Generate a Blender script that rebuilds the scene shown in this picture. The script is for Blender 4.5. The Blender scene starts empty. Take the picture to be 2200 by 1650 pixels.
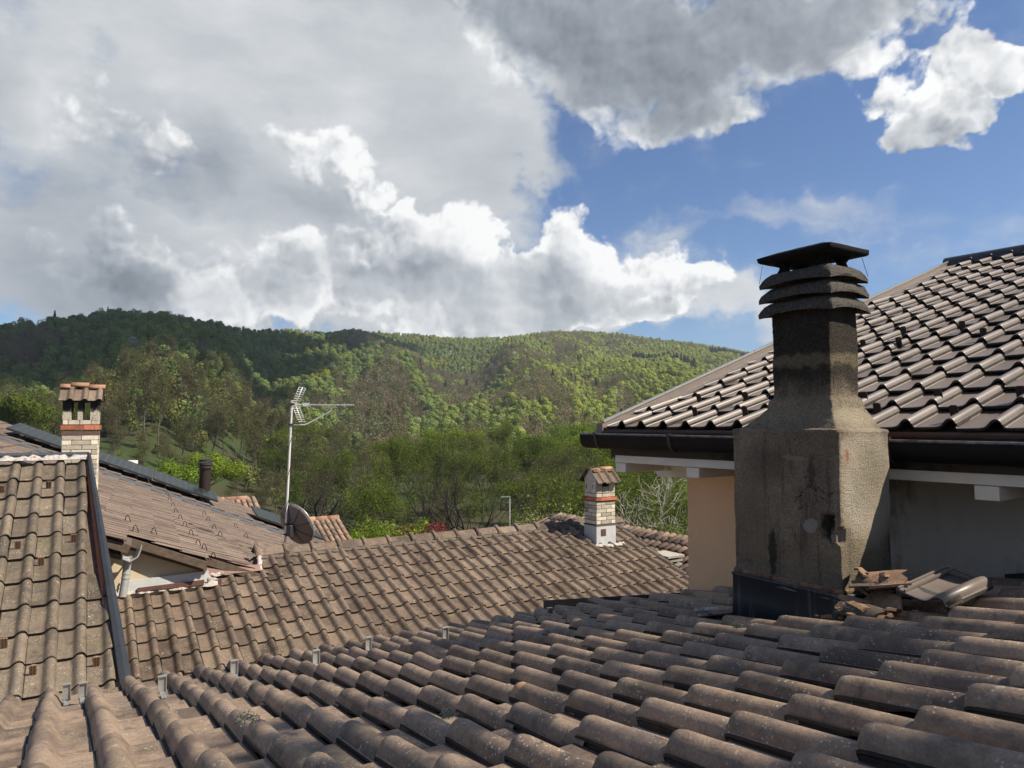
import bpy, bmesh, math, random
import numpy as np
from mathutils import Vector, Matrix, noise as mnoise
PI = math.pi
random.seed(7)
SC = bpy.context.scene
COL = SC.collection

# ------------------------------------------------------------------ camera
# World axes follow the old town's building grid: X runs along the photographer's
# roof slope, Y along its eaves, Z up.  Metres.
CZ = 9.0
HEAD = math.radians(58.256)          # compass turn of the view from +Y towards -X
cam_d = bpy.data.cameras.new('camera')
cam = bpy.data.objects.new('camera', cam_d)
COL.objects.link(cam)
cam.location = (0, 0, CZ)
cam.rotation_euler = (math.radians(90 + 3.215), 0, HEAD)
cam_d.sensor_width = 36.0
cam_d.lens = 1526.0 / 2200.0 * 36.0
cam_d.clip_start = 0.05
cam_d.clip_end = 20000
SC.camera = cam

# ------------------------------------------------------------------ colour management
SC.view_settings.view_transform = 'Standard'
SC.view_settings.look = 'None'
SC.view_settings.gamma = 1.0
SC.view_settings.use_curve_mapping = False
SC.view_settings.exposure = 0.68
SC.cycles.max_bounces = 5
SC.cycles.volume_bounces = 0
SC.cycles.diffuse_bounces = 3
SC.cycles.glossy_bounces = 2
SC.cycles.transparent_max_bounces = 6
SC.cycles.use_adaptive_sampling = True
SC.cycles.adaptive_threshold = 0.015

# ------------------------------------------------------------------ sun
# direction towards the sun: X .50, Y .465, Z .73
SUN = Vector((0.500, 0.465, 0.730)).normalized()
sun_d = bpy.data.lights.new('sun', 'SUN')
sun_d.energy = 5.0
sun_d.angle = math.radians(0.53)
sun_d.color = (1.0, 0.895, 0.74)
sun = bpy.data.objects.new('sun', sun_d)
COL.objects.link(sun)
sun.location = (30, 35, 60)
sun.rotation_euler = SUN.to_track_quat('Z', 'Y').to_euler()

# ------------------------------------------------------------------ world: sky with clouds
W = bpy.data.worlds.new("World")
SC.world = W
W.use_nodes = True
WN = W.node_tree.nodes
WL = W.node_tree.links
for n in list(WN):
    WN.remove(n)

class NG:
    """short writer for node graphs"""
    def __init__(s, tree):
        s.t = tree
    def node(s, kind, **kw):
        n = s.t.nodes.new(kind)
        for k, v in kw.items():
            setattr(n, k, v)
        return n
    def put(s, sock, v):
        if v is None:
            return
        if isinstance(v, bpy.types.NodeSocket):
            s.t.links.new(v, sock)
        else:
            sock.default_value = v
    def m(s, op, a, b=None, c=None, clamp=False):
        n = s.node('ShaderNodeMath', operation=op, use_clamp=clamp)
        s.put(n.inputs[0], a); s.put(n.inputs[1], b)
        if c is not None:
            s.put(n.inputs[2], c)
        return n.outputs[0]
    def v(s, op, a, b=None, c=None, out=0):
        n = s.node('ShaderNodeVectorMath', operation=op)
        s.put(n.inputs[0], a)
        if b is not None:
            s.put(n.inputs['Scale'] if op == 'SCALE' else n.inputs[1], b)
        if c is not None:
            s.put(n.inputs[2], c)
        return n.outputs[out]
    def rng(s, x, a, b, c=0.0, d=1.0, smooth=True):
        n = s.node('ShaderNodeMapRange')
        n.interpolation_type = 'SMOOTHSTEP' if smooth else 'LINEAR'
        s.put(n.inputs['Value'], x)
        for k, q in zip(('From Min', 'From Max', 'To Min', 'To Max'), (a, b, c, d)):
            s.put(n.inputs[k], q)
        return n.outputs['Result']
    def mix(s, f, a, b, kind='RGBA', mode='MIX'):
        n = s.node('ShaderNodeMix', data_type=kind)
        if kind == 'RGBA':
            n.blend_type = mode
            i, j, o = 6, 7, 2
        else:
            i, j, o = 2, 3, 0
        s.put(n.inputs[0], f)
        for q, val in ((i, a), (j, b)):
            if isinstance(val, tuple) and len(val) == 3:
                val = val + (1.0,)
            s.put(n.inputs[q], val)
        return n.outputs[o]
    def noise(s, vec, scale, detail=4.0, rough=0.5, dist=0.0, lac=2.0, out=0, dims='3D', w=None):
        n = s.node('ShaderNodeTexNoise')
        n.noise_dimensions = dims
        s.put(n.inputs['Vector'], vec)
        for k, q in (('Scale', scale), ('Detail', detail), ('Roughness', rough), ('Lacunarity', lac), ('Distortion', dist)):
            s.put(n.inputs[k], q)
        if w is not None:
            s.put(n.inputs['W'], w)
        return n.outputs[out]
    def voro(s, vec, scale, feature='F1', out='Distance', rand=1.0, detail=0.0, rough=.5, smooth=None):
        n = s.node('ShaderNodeTexVoronoi')
        n.feature = feature
        s.put(n.inputs['Vector'], vec)
        s.put(n.inputs['Scale'], scale)
        s.put(n.inputs['Randomness'], rand)
        if 'Detail' in n.inputs:
            s.put(n.inputs['Detail'], detail); s.put(n.inputs['Roughness'], rough)
        if smooth is not None and 'Smoothness' in n.inputs:
            s.put(n.inputs['Smoothness'], smooth)
        return n.outputs[out]

g = NG(W.node_tree)
GREY = [(13.3, 29.2, 15.4, 5.0, 1.0), (7.7, 25.6, 7.2, 3.2, 0.5), (-28.1, 16.1, 12.4, 8.1, 0.3), (-32.1, 8.6, 7.1, 2.2, 0.5)]
CUM = [(-15.0, 21.8, 3.2, 2.3, 1.0), (-17.1, 19.7, 2.8, 2.0, 0.6), (-12.8, 18.0, 4.0, 2.1, 0.7), (-8.7, 15.8, 4.5, 2.5, 0.8), (-5.7, 15.2, 3.0, 2.3, 0.9), (-7.9, 11.9, 6.3, 2.9, 0.7), (4.4, 14.7, 3.4, 3.1, 1.0), (2.7, 11.2, 4.2, 2.9, 0.7), (7.9, 12.8, 4.1, 2.5, 0.9), (11.8, 11.2, 4.4, 2.3, 0.9), (7.5, 9.3, 7.4, 1.8, 0.6), (16.4, 10.4, 2.6, 1.1, 0.7), (-28.2, 21.3, 3.6, 3.6, 0.7), (-33.3, 20.0, 3.0, 2.0, 0.6), (-24.3, 13.3, 4.7, 3.6, 0.6), (-29.3, 9.5, 4.6, 2.6, 0.5), (-16.9, 11.8, 2.1, 1.4, 0.6), (33.3, 20.7, 3.8, 2.3, 0.9), (28.3, 23.7, 2.7, 1.7, 0.8), (30.5, 19.1, 2.6, 1.8, 0.8), (-1.9, 26.0, 2.1, 1.8, 0.8), (1.9, 24.8, 3.1, 1.5, 0.7), (-1.5, 10.9, 3.0, 2.2, 0.6)]
CRISP = [(15.1, 30.4, 15.2, 3.4, 1.3), (7.7, 27.8, 7.2, 3.7, 1.0), (11.4, 24.6, 6.3, 2.6, 0.95), (22.1, 28.3, 7.3, 2.3, 0.9), (3.1, 25.0, 3.4, 1.8, 0.55), (-1.9, 26.0, 2.3, 1.9, 0.62), (0.0, 29.8, 5.0, 3.0, 0.55), (15.0, 23.6, 4.3, 1.3, 0.5), (18.2, 24.5, 2.6, 1.4, 0.5), (22.3, 23.6, 1.0, 0.5, 0.35), (28.4, 26.8, 3.9, 2.2, 0.72), (33.0, 25.7, 3.5, 1.9, 0.55), (25.2, 24.8, 2.5, 1.5, 0.6), (32.8, 20.8, 4.1, 2.3, 0.85), (28.0, 23.4, 2.7, 1.6, 0.7), (35.2, 22.1, 2.6, 1.6, 0.75), (28.1, 18.1, 2.4, 1.3, 0.72), (30.6, 19.0, 2.6, 1.8, 0.8), (27.3, 21.5, 1.8, 1.2, 0.35), (-15.0, 21.7, 3.0, 2.1, 0.85), (-17.1, 20.0, 2.4, 1.6, 0.55), (-12.8, 18.3, 4.0, 1.7, 0.55), (-9.1, 16.1, 4.8, 2.3, 0.65), (-5.7, 15.3, 2.8, 2.3, 0.72), (-8.3, 12.2, 6.3, 2.9, 0.8), (-1.9, 11.6, 3.4, 2.2, 0.6), (4.4, 14.7, 3.2, 2.9, 0.95), (2.7, 11.6, 4.2, 2.9, 0.85), (7.6, 13.0, 4.1, 2.5, 0.8), (11.8, 11.4, 4.4, 2.3, 0.85), (7.5, 9.7, 8.1, 1.7, 0.7), (16.4, 10.4, 2.6, 1.0, 0.52), (11.6, 7.9, 4.0, 1.0, 0.5), (19.6, 6.2, 2.3, 0.6, 0.45), (18.3, 11.4, 1.4, 0.5, 0.25), (-16.9, 11.8, 2.1, 1.2, 0.4), (-22.7, 12.8, 9.0, 5.0, 0.5), (-29.3, 9.5, 9.5, 3.6, 0.55), (-33.6, 19.7, 4.0, 2.6, 0.55), (-27.9, 21.3, 3.3, 3.9, 0.6), (-14.8, 9.8, 14.6, 2.9, 0.5), (-24.4, 19.4, 3.5, 2.5, 0.4), (-7.5, 9.3, 11.0, 2.2, 0.6), (5.7, 8.2, 9.6, 1.1, 0.55), (-10.6, 19.8, 2.2, 1.7, 0.35)]
VEIL = [(-29.7, 21.0, 20.2, 10.6, 1.1), (-15.1, 27.8, 14.9, 6.9, 0.85), (-11.3, 20.8, 10.9, 5.7, 0.75), (-3.4, 22.2, 6.5, 4.4, 0.5), (-2.3, 29.8, 9.2, 4.2, 0.75), (-5.4, 24.4, 5.3, 2.9, 0.5), (-27.9, 10.3, 14.7, 5.2, 1.0), (-0.4, 19.1, 7.2, 1.4, 0.55), (-7.6, 18.6, 7.5, 2.1, 0.3), (17.0, 14.9, 8.0, 1.2, 0.5), (14.1, 13.2, 9.2, 1.4, 0.35), (-11.2, 9.9, 17.7, 4.4, 0.9), (7.5, 8.6, 15.3, 2.2, 0.6), (18.9, 6.1, 5.1, 0.9, 0.6), (-32.1, 8.6, 7.1, 1.9, 0.7), (-3.8, 7.9, 18.2, 1.1, 0.5), (-34.5, 9.6, 6.7, 3.7, 0.9), (-18.3, 8.2, 16.7, 1.8, 0.8), (-3.8, 8.3, 18.2, 1.5, 0.8), (14.8, 8.0, 7.0, 1.4, 0.5)]
DARK = [(13.3, 28.3, 15.1, 4.2, 0.22), (8.8, 25.5, 6.7, 3.2, 0.15), (-25.0, 17.4, 2.5, 1.6, 0.7), (-21.9, 19.8, 1.8, 2.1, 0.5), (-28.8, 20.0, 2.9, 2.1, 0.45), (-27.6, 11.6, 3.3, 2.6, 0.35), (-33.2, 15.9, 4.0, 2.4, 0.35), (-35.5, 21.2, 1.5, 1.7, 0.4), (-34.5, 9.6, 5.7, 2.7, 0.5), (-32.1, 8.6, 6.0, 2.2, 0.35), (-14.9, 16.3, 2.8, 2.1, 0.4), (3.0, 10.7, 3.4, 1.8, 0.22), (9.4, 9.6, 5.5, 1.3, 0.18), (-17.7, 15.6, 3.1, 2.0, 0.18), (33.3, 19.6, 2.7, 1.3, 0.3), (-8.5, 29.7, 4.5, 0.9, 0.2), (-20.5, 17.0, 2.0, 2.0, 0.3)]
LIGHT = [(-14.3, 22.7, 2.2, 1.5, 0.5), (-5.3, 15.5, 2.3, 2.0, 0.45), (4.6, 15.5, 3.0, 1.8, 0.5), (8.7, 13.6, 2.2, 1.3, 0.35), (13.1, 12.2, 2.2, 1.4, 0.3), (-27.9, 22.5, 2.7, 2.4, 0.35), (-33.3, 20.6, 1.9, 1.1, 0.35), (-16.9, 12.0, 1.7, 0.9, 0.45), (-22.3, 10.4, 2.6, 1.0, 0.35), (34.1, 20.8, 2.9, 1.7, 0.35), (28.1, 18.6, 2.4, 1.2, 0.35), (-1.9, 26.1, 1.7, 1.4, 0.35), (1.9, 24.7, 2.7, 1.0, 0.35), (18.0, 24.5, 2.1, 1.2, 0.35), (28.3, 25.7, 2.7, 1.7, 0.3), (-3.8, 9.4, 11.2, 1.9, 0.55), (11.9, 7.7, 4.3, 1.1, 0.4), (-19.6, 9.5, 6.7, 1.4, 0.3), (-31.9, 26.0, 5.6, 2.2, 0.2), (-22.0, 27.4, 9.9, 2.9, 0.18), (0.0, 12.7, 2.3, 2.2, 0.25)]
tc = g.node('ShaderNodeTexCoord')
DIR = tc.outputs['Generated']
# view heading as a reference direction for the cloud map (degrees east of it, degrees up)
hd = (-math.sin(HEAD), math.cos(HEAD), 0.0)
rt = (math.cos(HEAD), math.sin(HEAD), 0.0)
warp = g.noise(DIR, 5.0, 2.0, 0.55, out=1)
warp = g.v('SUBTRACT', warp, (0.5, 0.5, 0.5))
warp2 = g.noise(DIR, 22.0, 3.0, 0.6, out=1)
warp2 = g.v('SUBTRACT', warp2, (0.5, 0.5, 0.5))
DW = g.v('ADD', DIR, g.v('SCALE', warp, 0.16))
DW = g.v('ADD', DW, g.v('SCALE', warp2, 0.045))

def azel(vec):
    hy = g.v('DOT_PRODUCT', vec, hd, out=1)
    hx = g.v('DOT_PRODUCT', vec, rt, out=1)
    az = g.m('MULTIPLY', g.m('ARCTAN2', hx, hy), 180 / PI)
    sep = g.node('ShaderNodeSeparateXYZ')
    g.put(sep.inputs[0], vec)
    el = g.m('MULTIPLY', g.m('ARCSINE', sep.outputs[2]), 180 / PI)
    cmb = g.node('ShaderNodeCombineXYZ')
    g.put(cmb.inputs[0], az); g.put(cmb.inputs[1], el)
    return cmb.outputs[0], az, el

PW, AZW, ELW = azel(DW)
P0, AZ0, EL0 = azel(DIR)

def field(pos, table):
    acc = None
    for (a, e, ra, re, w) in table:
        q = g.v('MULTIPLY_ADD', pos, (1 / ra, 1 / re, 0), (-a / ra, -e / re, 0))
        r = g.v('DOT_PRODUCT', q, q, out=1)
        b = g.m('MULTIPLY_ADD', r, -0.40, 1.0, clamp=True)
        acc = g.m('MULTIPLY', b, w) if acc is None else g.m('MULTIPLY_ADD', b, w, acc)
    return acc

# texture of the clouds: rounded billows, evaluated also a little towards the sun for relief
def billow(vec):
    a = g.voro(vec, 12.0, 'F1', rand=1.0, detail=3.0, rough=0.55)
    return a
TO_SUN = tuple((Vector((SUN.x, SUN.y, SUN.z)) * 0.011)[:])
DB = g.v('ADD', DIR, g.v('SCALE', warp2, 0.03))
N1 = g.noise(DB, 9.0, 5.0, 0.56)
B1 = billow(DB)
B2 = billow(g.v('ADD', DB, TO_SUN))
N2 = g.noise(g.v('ADD', DB, tuple(Vector(SUN) * 0.02)), 9.0, 3.0, 0.56)
relief = g.m('ADD', g.m('MULTIPLY', g.m('SUBTRACT', B2, B1), 1.6), g.m('MULTIPLY', g.m('SUBTRACT', N1, N2), 1.6))

crisp = g.m('MULTIPLY', field(PW, CRISP), 1.25)
# the cloud field goes on around the horizon outside the mapped part of the sky
out_az = g.rng(g.m('ABSOLUTE', AZ0), 42, 60)
low = g.noise(DIR, 2.2, 1.0, 0.5)
PO = g.v('ADD', PW, (2.3, 1.7, 0))
form = g.m('SUBTRACT', field(PW, CUM), field(PO, CUM))
lee = g.rng(AZ0, -42, -60)
crisp = g.m('ADD', crisp, g.m('MULTIPLY', out_az, g.m('ADD', g.rng(low, .5, .75, 0, .6), g.m('MULTIPLY', lee, .25))))
out_el = g.rng(EL0, 33, 50)
crisp = g.m('ADD', crisp, g.m('MULTIPLY', out_el, g.rng(low, .52, .8, 0, .6)))
d = g.m('ADD', crisp, g.m('MULTIPLY', g.m('SUBTRACT', N1, 0.5), 1.5))
NH = g.noise(DB, 34.0, 4.0, 0.62)
d = g.m('SUBTRACT', d, g.m('MULTIPLY', g.m('SUBTRACT', B1, 0.35), 0.75))
d = g.m('ADD', d, g.m('MULTIPLY', g.m('SUBTRACT', NH, 0.5), 0.70))

PV, _a, _b = azel(g.v('ADD', g.v('ADD', DIR, g.v('SCALE', warp, 0.34)), g.v('SCALE', warp2, 0.10)))
veil = g.m('MULTIPLY', field(PV, VEIL), .72)
veil = g.m('ADD', veil, g.m('MULTIPLY', out_az, g.rng(low, .4, .7, 0, .6)))
streak = g.noise(g.v('MULTIPLY', DB, (1.0, 1.0, 2.6)), 4.5, 5.0, 0.62)
vd = g.m('ADD', veil, g.m('MULTIPLY', g.m('SUBTRACT', streak, 0.5), 1.7))
vd = g.m('ADD', vd, g.m('MULTIPLY', g.m('SUBTRACT', N1, 0.5), 1.0))
valpha = g.rng(vd, 0.0, 1.05, 0.0, 0.97)

dark = field(PW, DARK)
greys = field(PW, GREY)
alpha = g.rng(d, 0.40, g.m('MULTIPLY_ADD', greys, .75, .70))
lite = field(PW, LIGHT)
# self shading: thick parts are grey below, thin edges and sunward sides are white
thick = g.rng(d, 0.55, 1.75)
soft = g.rng(AZ0, -26, -2, 0.70, 1.0)
tone = g.m('SUBTRACT', 0.84, g.m('MULTIPLY', thick, 0.26))
tone = g.m('SUBTRACT', tone, g.m('MULTIPLY', greys, 0.07))
tone = g.m('ADD', tone, g.m('ADD', g.m('MULTIPLY', g.m('MAXIMUM', form, 0.0), 0.25), g.m('MULTIPLY', g.m('MINIMUM', form, 0.0), 0.13)))
tone = g.m('SUBTRACT', tone, g.m('MULTIPLY', dark, 0.36))
tone = g.m('ADD', tone, g.m('MULTIPLY', lite, 0.20))
tone = g.m('ADD', tone, g.rng(EL0, 13, 6.5, 0, 0.10))
rel = g.m('MULTIPLY', g.m('MULTIPLY', relief, g.m('SUBTRACT', 0.60, g.m('MULTIPLY', thick, 0.45))), soft)
tone = g.m('ADD', tone, rel)
tone = g.m('MINIMUM', g.m('MAXIMUM', tone, 0.2), 1.02)
vt = g.m('SUBTRACT', 0.735, g.m('MULTIPLY', dark, 0.22))
vt = g.m('ADD', vt, g.m('MULTIPLY', g.m('SUBTRACT', streak, 0.5), 0.42))
vt = g.m('ADD', vt, g.m('MULTIPLY', lite, 0.12))

def ramp(f, stops):
    n = g.node('ShaderNodeValToRGB')
    cr = n.color_ramp
    while len(cr.elements) > 1:
        cr.elements.remove(cr.elements[-1])
    cr.elements[0].position = stops[0][0]; cr.elements[0].color = stops[0][1] + (1,)
    for p_, c_ in stops[1:]:
        e_ = cr.elements.new(p_); e_.color = c_ + (1,)
    g.put(n.inputs[0], f)
    return n.outputs[0]

CSTOPS = [(0.0, (.10, .12, .15)), (0.25, (.17, .195, .23)), (0.5, (.34, .375, .42)), (0.72, (.58, .61, .64)), (0.9, (.83, .84, .85)), (1.0, (.95, .95, .95))]
ccol = ramp(tone, CSTOPS)
vcol = ramp(vt, CSTOPS)
sky = g.node('ShaderNodeTexSky')
sky.sky_type = 'NISHITA'
sky.sun_disc = False
sky.sun_elevation = math.asin(SUN.z)
sky.sun_rotation = math.atan2(SUN.x, SUN.y)
sky.altitude = 400
sky.air_density = 1.0
sky.dust_density = 0.6
sky.ozone_density = 2.0
SKYS = 0.060
blue = g.mix(1.0, sky.outputs[0], (0.80, 0.98, 1.22), mode='MULTIPLY')
c1 = g.mix(valpha, blue, g.v('SCALE', vcol, .63 / SKYS))
c2 = g.mix(alpha, c1, g.v('SCALE', ccol, .66 / SKYS))
bg = g.node('ShaderNodeBackground')
g.put(bg.inputs['Color'], c2)
bg.inputs['Strength'].default_value = SKYS
wo = g.node('ShaderNodeOutputWorld')
W.node_tree.links.new(bg.outputs[0], wo.inputs[0])
W.cycles.sampling_method = 'MANUAL'
W.cycles.sample_map_resolution = 256
# ================================================================== materials
def new_mat(name):
    m = bpy.data.materials.new(name)
    m.use_nodes = True
    t = m.node_tree
    for n in list(t.nodes):
        t.nodes.remove(n)
    g = NG(t)
    out = g.node('ShaderNodeOutputMaterial')
    bs = g.node('ShaderNodeBsdfPrincipled')
    t.links.new(bs.outputs[0], out.inputs[0])
    return m, g, bs, out

def world_pos(g):
    return g.node('ShaderNodeNewGeometry').outputs['Position']

def piece_random(g):
    """one value per piece, whether it is an object of its own or an island of a joined mesh"""
    a = g.node('ShaderNodeObjectInfo').outputs['Random']
    b = g.node('ShaderNodeNewGeometry').outputs['Random Per Island']
    return g.m('FRACT', g.m('ADD', g.m('MULTIPLY', a, 7.31), b))

def bump(g, bs, h, strength, dist):
    b = g.node('ShaderNodeBump')
    b.inputs['Strength'].default_value = strength
    b.inputs['Distance'].default_value = dist
    g.put(b.inputs['Height'], h)
    g.t.links.new(b.outputs[0], bs.inputs['Normal'])

def simple(name, col, rough=0.7, metal=0.0, var=0.12, scale=8.0, bstr=0.0, bscale=60.0, spec=0.5, bdist=.004):
    m, g, bs, out = new_mat(name)
    p = world_pos(g)
    n = g.noise(p, scale, 5.0, 0.6)
    f = g.m('MULTIPLY_ADD', g.m('SUBTRACT', n, 0.5), var * 4, 1.0)
    c = g.v('SCALE', col + () if len(col) == 3 else col[:3], f)
    g.put(bs.inputs['Base Color'], c)
    bs.inputs['Roughness'].default_value = rough
    bs.inputs['Metallic'].default_value = metal
    bs.inputs['Specular IOR Level'].default_value = spec
    if bstr:
        bump(g, bs, g.noise(p, bscale, 3.0, 0.6), bstr, bdist)
    return m

def tile_mat(name, base, base2, lichen=0.5, dirt=0.5, moss=0.0, orange=0.0, rough=0.8, scale=1.0, spec=0.3, grime=(0.055, 0.048, 0.04), blot=.35, bstr=.35, grainy=1.0):
    m, g, bs, out = new_mat(name)
    p = world_pos(g)
    r = piece_random(g)
    c = g.mix(r, base, base2)
    br = g.m('MULTIPLY_ADD', g.m('FRACT', g.m('MULTIPLY', r, 13.7)), 0.62 * grainy + .12, 1 - .31 * grainy - .06)
    c = g.v('SCALE', c, br)
    # weather blotches
    n1 = g.noise(p, 5.0 * scale, 6.0, 0.62)
    c = g.mix(g.rng(n1, 0.40, 0.66, 0.0, blot), c, (base[0] * 1.7, base[1] * 1.68, base[2] * 1.55))
    n2 = g.noise(g.v('ADD', p, (3.1, 7.7, 1.3)), 11.0 * scale, 7.0, 0.7)
    c = g.mix(g.rng(n2, 0.52, 0.70, 0.0, dirt), c, grime)
    # fine grain and rain-washed mottling
    n3 = g.noise(p, 150.0 * scale, 3.0, 0.65)
    c = g.v('SCALE', c, g.m('MULTIPLY_ADD', n3, 0.9 * grainy, 1 - .45 * grainy))
    n5 = g.noise(g.v('ADD', p, (6.1, 3.7, 2.3)), 34.0 * scale, 5.0, 0.7)
    c = g.v('SCALE', c, g.m('MULTIPLY_ADD', n5, 1.1 * grainy, 1 - .55 * grainy))
    if moss:
        n4 = g.noise(g.v('ADD', p, (9.1, 2.7, 4.3)), 2.2 * scale, 6.0, 0.7)
        c = g.mix(g.rng(n4, 0.55, 0.75, 0.0, moss), c, (0.085, 0.085, 0.03))
    # lichen specks in patches
    if lichen:
        wp_ = g.v('ADD', p, g.v('SCALE', g.noise(p, 120.0 * scale, 2.0, .6, out=1), .012))
        v = g.voro(wp_, 70.0 * scale, 'F1')
        pn = g.noise(g.v('ADD', p, (1.7, 5.2, 8.8)), 7.0 * scale, 5.0, 0.65)
        patch = g.rng(pn, 0.46, 0.60)
        sp = g.m('MULTIPLY', g.rng(v, .27, .17), g.m('MULTIPLY', patch, lichen))
        c = g.mix(sp, c, (0.46, 0.44, 0.35))
        big = g.m('MULTIPLY', g.m('LESS_THAN', g.voro(wp_, 17.0 * scale, 'F1'), .24), g.m('MULTIPLY', g.rng(pn, .56, .66), g.m('GREATER_THAN', n5, .50)))
        c = g.mix(g.m('MULTIPLY', big, lichen), c, (0.36, 0.35, 0.27))
    if orange:
        v2 = g.voro(g.v('ADD', p, (4.4, 0.7, 2.9)), 3.3, 'F1')
        w = g.noise(p, 30.0, 4.0, 0.7)
        so = g.m('LESS_THAN', g.m('ADD', v2, g.m('MULTIPLY', w, 0.16)), 0.160)
        c = g.mix(g.m('MULTIPLY', so, orange), c, (0.42, 0.22, 0.11))
    g.put(bs.inputs['Base Color'], c)
    g.put(bs.inputs['Roughness'], g.m('MULTIPLY_ADD', n1, 0.25, rough - 0.12))
    bs.inputs['Specular IOR Level'].default_value = spec
    h = g.m('ADD', g.m('MULTIPLY', n3, 0.35), g.m('ADD', g.m('MULTIPLY', n2, 0.6), g.m('MULTIPLY', g.noise(p, 60.0 * scale, 3.0, .6), .6)))
    bump(g, bs, h, bstr, 0.006)
    return m

M = {}
M['tile_near'] = tile_mat('weathered_concrete_tile', (0.205, 0.150, 0.110), (0.102, 0.072, 0.053), lichen=.9, dirt=.78, orange=1.0, moss=.30, blot=.55, rough=.68, spec=.5)
M['tile_mid'] = tile_mat('brown_roof_tile', (0.150, 0.112, 0.085), (0.088, 0.063, 0.048), lichen=.7, dirt=.55, moss=.35, scale=.7, blot=.4)
M['tile_left'] = tile_mat('lichened_brown_tile', (0.132, 0.106, 0.080), (0.098, 0.077, 0.058), lichen=.95, dirt=.75, moss=.25, orange=.5)
M['tile_new'] = tile_mat('dark_brown_glazed_tile', (0.165, 0.137, 0.118), (0.130, 0.106, 0.092), lichen=.0, dirt=.16, rough=.44, spec=.5, grainy=.18, blot=.1, bstr=.08)
M['tile_flat'] = tile_mat('flat_brown_tile', (0.165, 0.125, 0.102), (0.140, 0.105, 0.085), lichen=.4, dirt=.3, grainy=.6, scale=.6)
M['tile_clay'] = tile_mat('old_clay_tile', (0.25, 0.165, 0.12), (0.16, 0.125, 0.097), lichen=.5, dirt=.6, scale=.7, moss=.2)
M['tile_edge'] = simple('tile_edge_shade_grime', (0.030, 0.025, 0.021), .9, var=.5, scale=20)  # near-black colour that paints in the shade of the tile gaps
M['clay_red'] = tile_mat('red_clay', (0.42, 0.14, 0.075), (0.34, 0.12, 0.07), lichen=.1, dirt=.35, blot=.2)
M['clay_orange'] = tile_mat('orange_clay', (0.30, 0.165, 0.105), (0.23, 0.13, 0.09), lichen=.3, dirt=.4, blot=.4)
M['clay_broken'] = tile_mat('broken_clay', (0.21, 0.125, 0.078), (0.12, 0.078, 0.052), lichen=.5, dirt=.8, blot=.5)
M['brick_cream'] = tile_mat('cream_brick', (0.52, 0.47, 0.38), (0.42, 0.38, 0.31), lichen=.0, dirt=.35, grime=(0.10, .09, .075), blot=.1)
M['mortar_dark'] = simple('dark_mortar', (0.10, 0.085, 0.07), .9, bstr=.4)
M['soot'] = simple('soot', (0.012, 0.011, 0.010), .9)
M['metal_dark'] = simple('dark_painted_metal', (0.035, 0.04, 0.047), .42, .3, var=.25, scale=4)
M['metal_blue'] = simple('dark_lead_flashing', (0.018, 0.026, 0.034), .45, .2, var=.4, scale=6)
M['metal_zinc'] = simple('zinc', (0.40, 0.41, 0.40), .45, .3, var=.15)
M['metal_light'] = simple('galvanised_steel', (0.38, 0.38, 0.37), .4, .6, var=.1)
M['alu'] = simple('aluminium', (0.74, 0.73, 0.70), .4, .15, var=.08, scale=20)
M['copper_brown'] = simple('brown_painted_flashing', (0.13, 0.065, 0.05), .5, .2, var=.2)
M['wood_old'] = simple('old_wood', (0.10, 0.072, 0.052), .85, var=.4, scale=14, bstr=.5)
M['clip_rust'] = simple('rusty_tile_hook', (0.28, 0.185, 0.125), .6, .4, var=.3, scale=60)
M['hook_dark'] = simple('dark_snow_guard', (0.022, 0.014, 0.012), .5, .2)
M['white_paint'] = simple('white_paint', (0.74, 0.69, 0.59), .6, var=.1, bstr=.15)
M['cream_wall'] = simple('cream_render', (0.48, 0.41, 0.29), .9, var=.15, scale=3, bstr=.3, bscale=120)
M['grey_flash'] = simple('pale_sheet_metal', (0.50, 0.52, 0.52), .5, .1, var=.12)
M['black'] = simple('dark_hollow', (0.006, 0.006, 0.006), 1.0)
M['panel_glass'] = None

# white lime mortar, ragged and stained
m, g_, bs, out = new_mat('lime_mortar')
p = world_pos(g_)
c = g_.mix(g_.rng(g_.noise(p, 22.0, 5.0, .7), .48, .66), (0.46, 0.43, 0.40), (0.17, 0.12, 0.10))
g_.put(bs.inputs['Base Color'], c)
bs.inputs['Roughness'].default_value = .9
bump(g_, bs, g_.noise(p, 45.0, 4.0, .7), .9, .02)
M['mortar_white'] = m

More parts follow.
